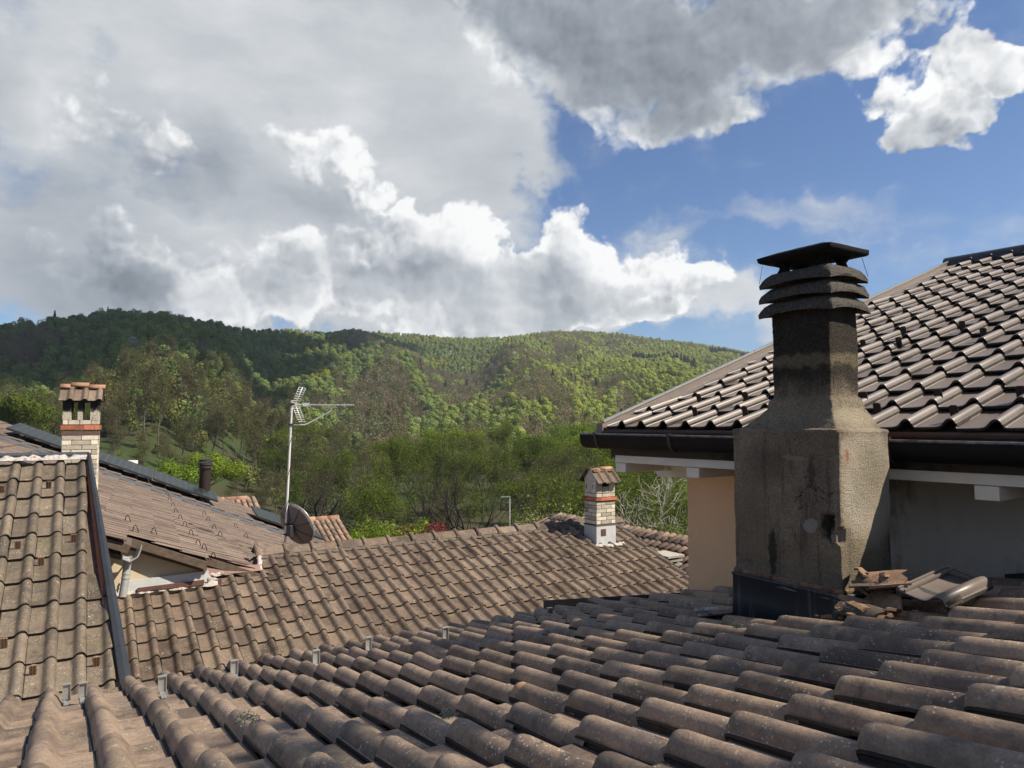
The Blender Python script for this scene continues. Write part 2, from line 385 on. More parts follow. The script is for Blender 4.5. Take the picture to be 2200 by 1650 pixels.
# roughcast of the big chimney: coarse grains, soot that belongs to its upper half, rain streaks
def roughcast(name, base, pale, soot_z=None):
    m, g, bs, out = new_mat(name)
    p = world_pos(g)
    c = g.mix(g.rng(g.noise(p, 3.5, 6.0, .65), .35, .68), base, pale)
    sep = g.node('ShaderNodeSeparateXYZ'); g.put(sep.inputs[0], p)
    z = sep.outputs[2]
    st = g.noise(g.v('MULTIPLY', p, (9.0, 9.0, 0.9)), 1.6, 5.0, .65)
    c = g.mix(g.rng(st, .50, .72, 0, .80), c, (0.055, 0.048, 0.042))
    if soot_z:
        s = g.rng(g.m('ADD', z, g.m('MULTIPLY', g.m('SUBTRACT', g.noise(p, 5.0, 5.0, .6), .5), .34)), soot_z[0], soot_z[1])
        c = g.mix(g.m('MULTIPLY', s, .93), c, (0.030, 0.026, 0.023))
        # paler washed band half way up the neck
        zb = g.m('ADD', z, g.m('MULTIPLY', g.m('SUBTRACT', g.noise(p, 14.0, 4.0, .6), .5), .12))
        band = g.m('MULTIPLY', g.rng(zb, 9.29, 9.33), g.rng(zb, 9.40, 9.36))
        c = g.mix(g.m('MULTIPLY', band, .55), c, (0.33, 0.27, 0.17))
        skirt = g.m('MULTIPLY', g.rng(zb, 8.96, 9.02), g.rng(zb, 9.17, 9.11))
        c = g.mix(g.m('MULTIPLY', skirt, .55), c, (0.34, 0.30, 0.21))
        basez = g.rng(zb, 8.30, 8.22)
        c = g.mix(g.m('MULTIPLY', basez, .55), c, (0.17, 0.17, 0.14))
    grain = g.noise(p, 95.0, 5.0, .75)
    grain2 = g.noise(p, 210.0, 3.0, .7)
    pit = g.m('LESS_THAN', grain, .43)
    c = g.v('SCALE', c, g.m('MULTIPLY_ADD', grain, 2.6, -.30, clamp=False))
    c = g.mix(g.m('MULTIPLY', g.m('GREATER_THAN', grain2, .62), .45), c, (.34, .31, .24))
    wv = g.v('ADD', p, g.v('SCALE', g.noise(p, 9.0, 4.0, .6, out=1), .16))
    ck = g.voro(wv, 4.2, 'DISTANCE_TO_EDGE')
    crack = g.m('MULTIPLY', g.m('LESS_THAN', ck, .008), g.rng(g.noise(g.v('ADD', p, (5, 5, 5)), 2.4, 2.0, .5), .50, .60))
    c = g.mix(crack, c, (.012, .011, .010))
    g.put(bs.inputs['Base Color'], c)
    bs.inputs['Roughness'].default_value = .95
    bs.inputs['Specular IOR Level'].default_value = .2
    h = g.m('ADD', g.m('MULTIPLY', grain, 2.2), g.m('ADD', g.m('MULTIPLY', grain2, .8), g.m('MULTIPLY', g.noise(p, 24.0, 4.0, .7), 1.2)))
    bump(g, bs, h, 1.0, .016)
    return m
M['roughcast'] = roughcast('sooty_roughcast', (0.265, 0.208, 0.150), (0.370, 0.300, 0.215), (9.12, 9.28))
M['cap_stone'] = simple('sooty_concrete', (0.060, 0.053, 0.042), .95, var=1.5, scale=130, bstr=1.0, bscale=140, bdist=.012)
M['cap_black'] = simple('tarred_concrete', (0.010, 0.009, 0.009), .95, var=.5, scale=60, bstr=1.0, bscale=120, spec=.2, bdist=.012)

def wall_mat(name, base, stain, amount, tex=110.0, bstr=.5):
    m, g, bs, out = new_mat(name)
    p = world_pos(g)
    c = g.v('SCALE', base, g.m('MULTIPLY_ADD', g.noise(p, 2.0, 5.0, .6), .3, .85))
    s = g.noise(g.v('MULTIPLY', p, (1.0, 1.0, .42)), 2.6, 6.0, .68)
    c = g.mix(g.rng(s, .50, .66, 0, amount), c, stain)
    g.put(bs.inputs['Base Color'], c)
    bs.inputs['Roughness'].default_value = .92
    bs.inputs['Specular IOR Level'].default_value = .2
    bump(g, bs, g.noise(p, tex, 3.0, .55), bstr, .008)
    return m
M['wall_salmon'] = wall_mat('salmon_render', (0.88, 0.55, 0.315), (0.74, .46, .28), .30, 90, .6)
M['wall_grey'] = wall_mat('bare_cement_render', (0.42, 0.385, 0.33), (0.15, .138, .115), .85, 60, .8)
M['fascia'] = wall_mat('stained_fascia', (0.075, 0.062, 0.048), (0.010, .009, .008), .9, 40, .3)

# solar panel: dark cells with thin bright lines
m, g_, bs, out = new_mat('solar_glass')
tcn = g_.node('ShaderNodeTexCoord').outputs['Object']
sep = g_.node('ShaderNodeSeparateXYZ'); g_.put(sep.inputs[0], tcn)
def lines(ax, pitch, w):
    f = g_.m('FRACT', g_.m('DIVIDE', sep.outputs[ax], pitch))
    return g_.m('LESS_THAN', f, w)
ln = g_.m('MAXIMUM', lines(0, .16, .06), lines(1, .16, .06))
c = g_.mix(ln, (0.010, 0.016, 0.015), (0.07, 0.085, 0.08))
bs.inputs['Specular IOR Level'].default_value = .3
g_.put(bs.inputs['Base Color'], c)
bs.inputs['Roughness'].default_value = .42
M['panel_glass'] = m

# ================================================================== mesh helpers
class MB:
    """collects shapes; build() links them as one mesh object"""
    def __init__(s):
        s.v = []; s.f = []; s.mi = []
    def add(s, vs, fs, mi=0):
        o = len(s.v)
        s.v += [tuple(q) for q in vs]
        s.f += [tuple(i + o for i in f) for f in fs]
        s.mi += [mi] * len(fs)
        return s
    def box(s, c, size, rot=None, mi=0, taper=1.0, jit=0.0):
        hx, hy, hz = size[0] / 2, size[1] / 2, size[2] / 2
        vs = []
        for z in (-1, 1):
            t = taper if z > 0 else 1.0
            for x, y in ((-1, -1), (1, -1), (1, 1), (-1, 1)):
                q = Vector((x * hx * t, y * hy * t, z * hz))
                if jit:
                    q += Vector((random.uniform(-jit, jit), random.uniform(-jit, jit), random.uniform(-jit, jit)))
                if rot is not None:
                    q = rot @ q
                vs.append(q + Vector(c))
        fs = [(0, 3, 2, 1), (4, 5, 6, 7), (0, 1, 5, 4), (1, 2, 6, 5), (2, 3, 7, 6), (3, 0, 4, 7)]
        return s.add(vs, fs, mi)
    def tube(s, pts, r, n=8, mi=0, caps=True):
        pts = [Vector(q) for q in pts]
        rr = r if isinstance(r, (list, tuple)) else [r] * len(pts)
        vs = []; fs = []
        prev = None
        for k, q in enumerate(pts):
            a = pts[min(k + 1, len(pts) - 1)] - pts[max(k - 1, 0)]
            a.normalize()
            if prev is None:
                ref = Vector((0, 0, 1)) if abs(a.z) < .9 else Vector((1, 0, 0))
                x = a.cross(ref).normalized()
            else:
                x = (prev - a * prev.dot(a)).normalized()
            prev = x
            y = a.cross(x)
            for i in range(n):
                t = 2 * PI * i / n
                vs.append(q + (x * math.cos(t) + y * math.sin(t)) * rr[k])
        for k in range(len(pts) - 1):
            for i in range(n):
                j = (i + 1) % n
                fs.append((k * n + i, k * n + j, (k + 1) * n + j, (k + 1) * n + i))
        if caps:
            fs.append(tuple(range(n - 1, -1, -1)))
            fs.append(tuple((len(pts) - 1) * n + i for i in range(n)))
        return s.add(vs, fs, mi)
    def quad(s, a, b, c, d, mi=0):
        return s.add([a, b, c, d], [(0, 1, 2, 3)], mi)
    def slab(s, poly, n, t, mi=0):
        """polygon extruded by t against its normal n"""
        n = Vector(n)
        k = len(poly)
        vs = [Vector(q) for q in poly] + [Vector(q) - n * t for q in poly]
        fs = [tuple(range(k)), tuple(range(2 * k - 1, k - 1, -1))]
        for i in range(k):
            j = (i + 1) % k
            fs.append((i, k + i, k + j, j))
        return s.add(vs, fs, mi)
    def mesh(s, name, mats, smooth=False, angle=None):
        me = bpy.data.meshes.new(name)
        me.from_pydata(s.v, [], s.f)
        for q in (mats if isinstance(mats, (list, tuple)) else [mats]):
            me.materials.append(q)
        if any(s.mi):
            me.polygons.foreach_set('material_index', s.mi)
        if smooth:
            me.polygons.foreach_set('use_smooth', [True] * len(me.polygons))
        me.update()
        return me
    def build(s, name, mats, parent=None, smooth=False, bevel=0.0, sharp=None):
        me = s.mesh(name, mats, smooth)
        if smooth and sharp:
            mark_sharp(me, sharp)
        o = bpy.data.objects.new(name, me)
        COL.objects.link(o)
        if parent is not None:
            put_under(o, parent)
        if bevel:
            bv = o.modifiers.new('bevel', 'BEVEL')
            bv.width = bevel; bv.segments = 2; bv.limit_method = 'ANGLE'
        return o

def world_m(o):
    m = o.matrix_parent_inverse @ o.matrix_basis if o.parent else o.matrix_basis.copy()
    return world_m(o.parent) @ m if o.parent else m

def put_under(o, parent):
    """o keeps its world place"""
    o.parent = parent
    o.matrix_parent_inverse = world_m(parent).inverted()

def mark_sharp(me, deg):
    bm = bmesh.new(); bm.from_mesh(me)
    bm.normal_update()
    lim = math.radians(deg)
    for e in bm.edges:
        if len(e.link_faces) == 2 and e.calc_face_angle(0) > lim:
            e.smooth = False
    bm.to_mesh(me); bm.free()

def thing(name, label, cat, loc=(0, 0, 0), group=None, rot=None):
    o = bpy.data.objects.new(name, None)
    COL.objects.link(o)
    o.location = loc
    if rot is not None:
        o.rotation_euler = rot
    o.empty_display_size = .2
    o['label'] = label; o['category'] = cat
    if group:
        o['group'] = group
    return o

def tag(o, label, cat, group=None):
    o['label'] = label; o['category'] = cat
    if group:
        o['group'] = group
    return o

def link_copy(src, parent=None, name=None):
    c = src.copy()
    COL.objects.link(c)
    if parent is not None:
        c.parent = parent
    return c

def inst(name, me, parent, mat4):
    o = bpy.data.objects.new(name, me)
    COL.objects.link(o)
    put_under(o, parent)
    o.matrix_basis = mat4
    return o

# picture-plane test: used only to decide which pieces the photograph could show at all
CAMM = Matrix.Translation((0, 0, CZ)) @ cam.rotation_euler.to_matrix().to_4x4()
CAMI = CAMM.inverted()
def seen(p, margin=1.15):
    q = CAMI @ Vector(p)
    if q.z > -0.15:
        return None
    x = q.x / -q.z / (1100 / 1526); y = q.y / -q.z / (825 / 1526)
    if abs(x) > margin or abs(y) > margin:
        return None
    return -q.z

# ================================================================== roof tiles
TW = 0.22        # cover width of one interlocking tile
PROF = {
 # position across the tile (0 left, 1 right, looking up the slope) and height of the upper face
 'old': [(0, .03), (.035, 0), (.25, 0), (.44, .0), (.53, .05), (.58, .22), (.63, .50), (.69, .78), (.75, .94), (.82, 1.0), (.88, .95), (.94, .76), (.975, .50), (.995, .22), (1.012, .12)],
 'near': [(0, .02), (.045, 0), (.25, 0), (.42, .01), (.50, .06), (.54, .20), (.58, .44), (.635, .70), (.70, .90), (.77, 1.0), (.84, .98), (.90, .86), (.945, .66), (.972, .44), (.978, .34), (1.004, .32), (1.006, .17), (.99, .15)],
 'new': [(0, .09), (.018, .09), (.03, 0), (.34, 0), (.50, .02), (.59, .09), (.655, .26), (.71, .52), (.76, .78), (.815, .94), (.865, 1.0), (.91, .97), (.95, .84), (.975, .60), (.985, .42), (1.012, .40), (1.014, .10)],
}
def tile_mesh(name, mat, length=0.42, gauge=0.361, thick=0.020, hr=.048, nose=0.03, w=TW, kind='old', lip=.010, drop=(.80, .95), **kw):
    pr = [(x * w, h * hr) for x, h in PROF[kind]]
    ys = [0.0, nose * .3, nose, length * .5, length]
    mb = MB()
    vs = []
    for yi, y in enumerate(ys):
        lift = thick * (1 - y / gauge) + .003
        kf = drop[0] if yi == 0 else drop[1] if yi == 1 else 1.0
        for (x, h) in pr:
            vs.append((x, y, (h * kf if h > hr * .3 else h - (.003 if yi == 0 else 0)) + lift))
    k = len(pr)
    fs = []
    for a in range(len(ys) - 1):
        for b in range(k - 1):
            fs.append((a * k + b, a * k + b + 1, (a + 1) * k + b + 1, (a + 1) * k + b))
    # thin front edge, then the underside runs back above the tile below and leaves a dark gap
    o = len(vs)
    for (x, h) in pr:
        vs.append((x * .992 + .001, 0.003, (h * drop[0] if h > hr * .3 else h - .003) + thick + .003 - lip))
    for b in range(k - 1):
        fs.append((o + b, o + b + 1, b + 1, b))
    o2 = len(vs)
    for (x, h) in pr:
        vs.append((x * .985 + .002, .10, h * .86 + thick * .72 + .003 - lip))
    for b in range(k - 1):
        fs.append((o2 + b, o2 + b + 1, o + b + 1, o + b))
    fs.append((k - 1, o + k - 1, o2 + k - 1, 3 * k + k - 1))
    mb.add(vs, fs)
    for q in range(4 * (k - 1), len(fs)): mb.mi[q] = 1  # front edge and underside carry the painted gap shade
    for a in range(4):      # dirt and painted shade along the side joints
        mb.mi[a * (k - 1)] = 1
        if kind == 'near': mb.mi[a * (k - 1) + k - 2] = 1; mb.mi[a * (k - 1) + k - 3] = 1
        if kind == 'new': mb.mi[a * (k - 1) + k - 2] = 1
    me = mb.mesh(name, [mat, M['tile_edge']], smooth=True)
    mark_sharp(me, 52)
    return me

def roof_frame(o, u, vup):
    """matrix whose x runs along the eave, y up the slope, z out of the roof"""
    u = Vector(u).normalized(); v = Vector(vup).normalized()
    n = u.cross(v).normalized()
    return Matrix(((u.x, v.x, n.x, o[0]), (u.y, v.y, n.y, o[1]), (u.z, v.z, n.z, o[2]), (0, 0, 0, 1)))

def lay_tiles(parent, frame, cells, me, gauge, name='roof_tile', jit=0.0, hfun=None, limit=298, w=TW, tilt=0.0, joined_name='roof_tiles_far', rnd=None):
    """cells: list of (i, j): column, row up the slope. Nearest ones in view become parts, the rest one joined part."""
    rnd = rnd or random.Random(3)
    todo = []
    for (i, j) in cells:
        loc = Vector((i * w, j * gauge, hfun(i, j) if hfun else 0.0))
        wp = frame @ (loc + Vector((w / 2, gauge / 2, 0)))
        dist = seen(wp, 1.22)
        if dist is None:
            continue
        R = Matrix.Identity(4)
        if jit:
            R = (Matrix.Rotation(rnd.gauss(0, jit), 4, 'Z') @ Matrix.Rotation(rnd.gauss(0, jit * .7), 4, 'X') @ Matrix.Rotation(rnd.gauss(0, jit * .6), 4, 'Y'))
            loc += Vector((rnd.gauss(0, .0025), rnd.gauss(0, .004), rnd.gauss(0, .0012)))
        todo.append((dist, frame @ Matrix.Translation(loc) @ R))
    todo.sort(key=lambda t: t[0])
    for dist, mtx in todo[:limit]:
        inst(name, me, parent, mtx)
    rest = todo[limit:]
    if rest:
        base = np.empty(len(me.vertices) * 3); me.vertices.foreach_get('co', base); base = base.reshape(-1, 3)
        faces = [tuple(p.vertices) for p in me.polygons]
        mb = MB()
        for dist, mtx in rest:
            A = np.array(mtx)
            mb.add((base @ A[:3, :3].T + A[:3, 3]).tolist(), faces)
        mb.mi = [p.material_index for p in me.polygons] * len(rest)
        o = mb.build(joined_name, list(me.materials), parent, smooth=True, sharp=50)
        o['kind'] = 'stuff'
    return len(todo)
# ================================================================== roofs and houses
GA = 0.361
tile_near_me = tile_mesh('roof_tile', M['tile_near'], gauge=GA, thick=.036, hr=.066, nose=.034, kind='near', lip=.020, drop=(.70, .93))
tile_mid_me = tile_mesh('roof_tile', M['tile_mid'], gauge=GA, thick=.032, hr=.058, nose=.02, lip=.021)
tile_left_me = tile_mesh('roof_tile', M['tile_left'], gauge=GA, thick=.034, hr=.056, nose=.02, lip=.022)
GE = 0.3447
tile_new_me = tile_mesh('roof_tile', M['tile_new'], gauge=GE, length=.40, thick=.034, hr=.050, nose=.010, kind='new', lip=.015, drop=(.93, .98))

def ragged(path, w, h, mat, name, parent, up=(0, 0, 1), seg=.045, seed=1, flat=False):
    """a trowelled strip of mortar following a path"""
    rnd = random.Random(seed)
    P = [Vector(q) for q in path]
    pts = []
    for a, b in zip(P, P[1:]):
        n = max(2, int((b - a).length / seg))
        pts += [a.lerp(b, k / n) for k in range(n)]
    pts.append(P[-1])
    side = (P[-1] - P[0]).cross(Vector(up)).normalized()
    U = Vector(up)
    mb = MB(); vs = []
    for q in pts:
        a = w * rnd.uniform(.6, 1.3); b = w * rnd.uniform(.5, 1.35); hh = h * rnd.uniform(.55, 1.35)
        vs += [q - side * a, q - side * a * .55 + U * hh, q + side * b * .4 + U * hh * rnd.uniform(.8, 1.1), q + side * b]
    fs = []
    for k in range(len(pts) - 1):
        for i in range(3):
            fs.append((k * 4 + i, k * 4 + i + 1, k * 4 + 5 + i, k * 4 + 4 + i))
    mb.add(vs, fs)
    return mb.build(name, mat, parent, smooth=True)

# ---- ground under and around the old town
def ground_z(x, y):
    return 0.0

# ------------------------------------------------------------------ the roof in front of the camera
near = thing('tiled_house', 'weathered barrel-tiled roof in front, carrying the big sooty chimney', 'house', (-1.5, 0, 0))
FD = roof_frame(Vector((-3.739, 3.189, 7.639)) + Vector((-.227, 0, .974)) * -.030, (0, -1, 0), (.352, 0, .082))
def hD(i, j):
    a = i + 1.0; b = min(max(j, .5), 9.0)
    h = .06682 - .00941 * a - .01384 * b + .00049 * a * a + .00013 * a * b + .00125 * b * b
    if j < .5:
        h = .02 + (h - .02) * max(0.0, 1 + (j - .5) / 6)
    return h - .01
def flashY(x):
    return 4.092 + .0764 * (x + 6.076)
cells = []
for i in range(-5, 26):
    for j in range(-5, 17):
        cx = -3.739 + .352 * (j + .5); cy = 3.189 - .22 * (i + .5)
        if cy + .02 > flashY(cx):
            continue
        if -2.93 < cx < -2.12 and 3.20 < cy < 3.80:
            continue
        cells.append((i, j))
nD = lay_tiles(near, FD, cells, tile_near_me, GA, jit=.017, hfun=hD, rnd=random.Random(11))
# roof deck and walls under the tiles
nrm = Vector((-.227, 0, .974))
def Dz(x):
    return 7.639 + .233 * (x + 3.739)
mb = MB()
mb.slab([(-5.62, -6.5, Dz(-5.62) - .05), (2.2, -6.5, Dz(2.2) - .05), (2.2, flashY(2.2) + .05, Dz(2.2) - .05), (-5.62, flashY(-5.62) - .02, Dz(-5.62) - .05)], nrm, .12)
mb.build('roof', M['wood_old'], near)
mb = MB(); mb.box((-1.6, -1.15, 3.45), (7.4, 10.2, 6.9)); mb.build('wall', M['cream_wall'], near)
# dark upstand along the far edge of this roof
mb = MB()
for x0, x1 in ((-6.02, -4.6), (-4.598, -3.2), (-3.198, -2.9), (-1.95, -.4), (-.398, 2.2)):
    a = Vector((x0, flashY(x0), Dz(x0))); b = Vector((x1, flashY(x1), Dz(x1)))
    h = .115
    off = Vector((0, .012, 0))
    mb.add([a, b, b + Vector((0, 0, h)), a + Vector((0, 0, h)), a + off, b + off, b + off + Vector((0, 0, h)), a + off + Vector((0, 0, h))],
           [(0, 1, 2, 3), (5, 4, 7, 6), (3, 2, 6, 7), (0, 3, 7, 4), (1, 5, 6, 2), (0, 4, 5, 1)])
mb.build('flashing', M['metal_blue'], near)
# bright snow clips along the eave
for (x, y) in ((-5.02, .02), (-4.92, .10), (-4.45, .47), (-4.72, .90), (-4.45, 1.33), (-4.80, 1.80), (-4.55, 2.27), (-4.75, 3.30)):
    z = Dz(x) + .028
    mb = MB()
    a = Vector((x, y, z)); w = .017
    n_ = nrm
    mb.box(a + n_ * .05, (.004, .044, .090))
    mb.box(a + n_ * .099 + Vector((.012, 0, 0)), (.028, .044, .004))
    for s in (-1, 1):
        mb.box(a + n_ * .05 + Vector((.007, s * .020, 0)), (.012, .004, .085))
    mb.box(a + Vector((.05, 0, .014)), (.11, .026, .003))
    o = mb.build('snow_clip', M['metal_light'], near)

# ------------------------------------------------------------------ left roof (A)
left = thing('tiled_house', 'steep lichened tile roof with a dark metal verge, at the left edge', 'house', (-8.5, -1.5, 0))
OA = Vector((-9.798, -.495, 8.342))
upA = Vector((-.319, 0, .169)).normalized(); nA = Vector((.468, 0, .884)).normalized()
FA = roof_frame(OA - nA * .012, (0, 1, 0), upA)
cells = []
for i in range(-6, 4):
    for j in range(-11, 1):
        c = OA + Vector((0, (i + .5) * .22, 0)) + upA * (j + .5) * GA
        vy = .183 + (c.x + 10.137) * .0785
        if c.y + .06 > vy:
            continue
        cells.append((i, j))
lay_tiles(left, FA, cells, tile_left_me, GA, jit=.012, rnd=random.Random(5))
mb = MB()
def Az(x):
    return 8.342 - .53 * (x + 9.798)
mb.slab([(-10.18, -3, Az(-10.18) - .03), (-6.2, -3, Az(-6.2) - .03), (-6.2, .45, Az(-6.2) - .03), (-10.18, .14, Az(-10.18) - .03)], nA, .10)
mb.build('roof', M['wood_old'], left)
mb = MB(); mb.box((-8.4, -1.75, 3.1), (3.4, 3.7, 6.2)); mb.build('wall', M['cream_wall'], left)
# metal verge: box section that flares out down the slope
mb = MB()
e0 = Vector((-10.16, .185, 8.60)); e1 = Vector((-6.60, .462, 6.70))
d = (e1 - e0).normalized(); sd = Vector((-d.y, d.x, 0)).normalized(); up = sd.cross(d) * -1
if up.z < 0: up = -up
w = .045
for (a, b, w2, hh, lift) in ((e0, e1, .028, .05, .012),):
    for k in range(6):
        p0 = a.lerp(b, k / 6); p1 = a.lerp(b, (k + .996) / 6)
        wa, wb = .022 + .03 * k / 6, .022 + .03 * (k + 1) / 6
        vs = []
        for q, ww in ((p0, wa), (p1, wb)):
            vs += [q - sd * ww, q + sd * ww, q + sd * ww * .9 + up * hh, q + up * (hh + lift), q - sd * ww * .9 + up * hh]
        mb.add(vs, [(0, 5, 6, 1), (1, 6, 7, 2), (2, 7, 8, 3), (3, 8, 9, 4), (4, 9, 5, 0), (0, 1, 2, 3, 4), (9, 8, 7, 6, 5)])
mb.build('verge_trim', M['metal_dark'], left)
mb = MB(); mb.slab([e0 + sd * -.03 - up * .02, e1 - sd * .09 - up * .02, e1 + sd * .05 - up * .02, e0 + sd * .02 - up * .02], up, .10)
mb.build('verge_board', M['clay_red'], left)
# top: mortar under a dark rail
ragged([(-10.115, -2.2, 8.560), (-10.115, .17, 8.568)], .060, .052, M['mortar_white'], 'mortar', left, up=upA.lerp(nA, .6).normalized(), seed=4)
mb = MB()
mb.slab([(-10.14, -3, 8.635), (-10.12, .19, 8.630), (-10.30, .19, 8.655), (-10.30, -3, 8.66)], (0.1, 0, 1), .012)
mb.slab([(-10.142, -3, 8.625), (-10.122, .19, 8.620), (-10.118, .19, 8.598), (-10.138, -3, 8.603)], (1, 0, 0), .008)
mb.build('ridge_flashing', M['metal_dark'], left)
for (i, j, kind) in ((1.45, -.45, 1), (-.5, -.6, 0), (.45, -3.49, 0), (2.6, -3.36, 0), (1.38, -4.31, 0), (.40, -7.29, 0), (1.40, -8.3, 0), (3.45, -8.33, 0)):
    a = OA + Vector((0, (i - .12) * .22, 0)) + upA * (j) * GA + nA * .004
    mb = MB()
    R = Matrix((( -upA.x, 0, nA.x), (0, 1, 0), (-upA.z, 0, nA.z)))
    mb.box(a + nA * .05, (.006, .052, .095), R)
    for s in (-1, 0, 1):
        mb.box(a + nA * .05 - upA * .006 + Vector((0, s * .020, 0)), (.010, .010, .10), R)
    mb.box(a + upA * .05 + nA * .012, (.10, .03, .004), R)
    mb.build('snow_clip', M['clip_rust'] if not kind else M['tile_mid'], left)

# ------------------------------------------------------------------ roof across the valley (C)
mid = thing('tiled_house', 'long brown tiled roof across the valley with raised ridge tiles', 'house', (-9.5, 5, 0))
OC = Vector((-10.436, .739, 6.596))
upC = Vector((-.341, 0, .119)).normalized(); nC = Vector((.328, 0, .945)).normalized()
FC = roof_frame(OC - nC * .010, (0, 1, 0), upC)
cells = []
for i in range(-2, 40):
    for j in range(-7, 4):
        if j == 1 and i < 5: continue
        if j == 2 and i < 8: continue
        if j == 3 and i < 9: continue
        if j > 3: continue
        c = OC + Vector((0, (i + .5) * .22, 0)) + upC * (j + .5) * GA
        if -11.10 < c.x < -10.74 and 8.50 < c.y < 9.02: continue
        if j == 3:
            continue
        cells.append((i, j))
nC_tiles = lay_tiles(mid, FC, cells, tile_mid_me, GA, jit=.012, rnd=random.Random(8), limit=298)
def Cz(x):
    return 6.596 - .347 * (x + 10.436)
mb = MB()
mb.slab([(-11.54, 2.45, Cz(-11.54) - .03), (-7.9, .3, Cz(-7.9) - .03), (-7.9, 9.52, Cz(-7.9) - .03), (-11.54, 9.52, Cz(-11.54) - .03)], nC, .09)
mb.slab([(-10.75, .3, Cz(-10.75) - .032), (-7.9, .3, Cz(-7.9) - .032), (-11.1, 2.2, Cz(-11.1) - .032)], nC, .08)
mb.slab([(-11.56, 2.45, 6.95), (-11.56, 9.52, 6.95), (-15.5, 9.52, 5.55), (-15.5, 2.45, 5.55)], (-.33, 0, .94), .09)
mb.build('roof', M['wood_old'], mid)
mb = MB(); mb.box((-11.0, 5.2, 2.7), (5.6, 8.3, 5.4)); mb.build('wall', M['cream_wall'], mid)
# ridge tiles: flat-sided caps, each with a raised collar
cap = MB()
hw = .155
prof = [(-hw, -.062), (-.05, .012), (0, .028), (.05, .012), (hw, -.062)]
vs = []
for y in (0, .445):
    vs += [(x, y, z + (.012 if y else 0)) for x, z in prof]
vs += [(x * .97, .0, z - .018) for x, z in prof] + [(x * .97, .445, z - .008) for x, z in prof]
fs = [(i, i + 1, i + 6, i + 5) for i in range(4)] + [(10 + i, i + 10 + 5, 16 + i, 11 + i) for i in range(4)] + [(i + 10, i + 11, i + 1, i) for i in range(4)] + [(i + 5, i + 6, i + 16, i + 15) for i in range(4)] + [(0, 5, 15, 10), (4, 14, 19, 9)]
cap.add(vs, fs)
cap_me = cap.mesh('ridge_tile', M['tile_mid'], smooth=False)
col = MB()
pts = [(x * 1.04, .0, z + .014) for x, z in prof]
ring = []
n = 7
vs = []; fs = []
for (x, y, z) in pts:
    for k in range(n):
        t = PI * k / (n - 1)
        vs.append((x * 1.06, .02 - .040 * math.cos(t), z - .014 + .050 * math.sin(t)))
for a in range(len(pts) - 1):
    for k in range(n - 1):
        fs.append((a * n + k, a * n + k + 1, (a + 1) * n + k + 1, (a + 1) * n + k))
fs.append(tuple(range(n))); fs.append(tuple(reversed([4 * n + k for k in range(n)])))
col.add(vs, fs)
col_me = col.mesh('collar', M['tile_mid'], smooth=True); mark_sharp(col_me, 45)
rnd = random.Random(2)
for k in range(17):
    y = 2.46 + .431 * k
    R = Matrix.Translation((-11.55, y, 7.045 + rnd.gauss(0, .003))) @ Matrix.Rotation(rnd.gauss(0, .012), 4, 'Z') @ Matrix.Rotation(rnd.gauss(0, .01), 4, 'X')
    o = inst('ridge_tile', cap_me, mid, R)
    q = bpy.data.objects.new('collar', col_me); COL.objects.link(q); q.parent = o
ragged([(-11.41, 2.5, 6.955), (-11.41, 9.5, 6.955)], .05, .03, M['mortar_dark'], 'mortar_bed', mid, up=(.3, 0, .95), seed=12)
# stepped mortar line against the gable on the left
ragged([(-10.755, .35, 6.775), (-10.755, 1.80, 6.77)], .055, .040, M['mortar_white'], 'mortar', mid, up=(.33, 0, .94), seed=21)
ragged([(-10.88, 1.70, 6.82), (-10.76, 1.84, 6.77)], .035, .03, M['mortar_white'], 'mortar', mid, up=(.33, 0, .94), seed=22)
ragged([(-10.955, 1.62, 6.845), (-11.02, 2.45, 6.875)], .050, .038, M['mortar_white'], 'mortar', mid, up=(.33, 0, .94), seed=23)
ragged([(-11.04, 2.42, 6.885), (-11.38, 2.50, 6.98)], .035, .03, M['mortar_white'], 'mortar', mid, up=(.33, 0, .94), seed=24)
# black verge on the right
mb = MB()
a = Vector((-11.45, 9.555, Cz(-11.45) + .035)); b = Vector((-7.8, 9.535, Cz(-7.8) + .035))
mb.slab([a, b, b + Vector((0, .05, 0)), a + Vector((0, .05, 0))], nC, .10)
mb.build('verge_trim', M['metal_blue'], mid)

# ------------------------------------------------------------------ the tall house on the right (E)
uE = Vector((.99728, .07373, 0)); oE = Vector((.07373, -.99728, 0))      # along the eave, outwards
OE = Vector((-4.357, 3.761, 8.955)); upE = Vector((-.069, .937, .342)).normalized()
nE = uE.cross(upE).normalized()
right = thing('rendered_house', 'tall salmon and grey house with a clean brown tile roof and black gutter', 'house', (0, 7.5, 0))
FE = roof_frame(OE - nE * .010, uE, upE)
cells = []
for i in range(-2, 30):
    for j in range(0, 18):
        c = OE + uE * (i + .5) * .22 + upE * (j + .5) * GE
        if c.x - .075 < -4.60: continue
        cells.append((i, j))
nE_tiles = lay_tiles(right, FE, cells, tile_new_me, GE, jit=.004, rnd=random.Random(9), limit=298)
def Ep(al, up_, h=0.0):
    return OE + uE * al + upE * up_ + nE * h
RL = 17.25 * GE
mb = MB()
mb.slab([Ep(-.24, .02, -.02), Ep(6.6, .02, -.02), Ep(6.6, RL, -.02), Ep(.17, RL, -.02)], nE, .10)
mb.build('roof', M['wood_old'], right)
# back slope
back = Vector((.069, .937, -.342)).normalized()
rp0 = Ep(.20, RL, .0); rp1 = Ep(6.6, RL, .0)
mb = MB(); mb.slab([rp0, rp1, rp1 + back * 3.5, rp0 + back * 3.5], (0, .34, .94), .1); mb.build('roof', M['tile_new'], right)
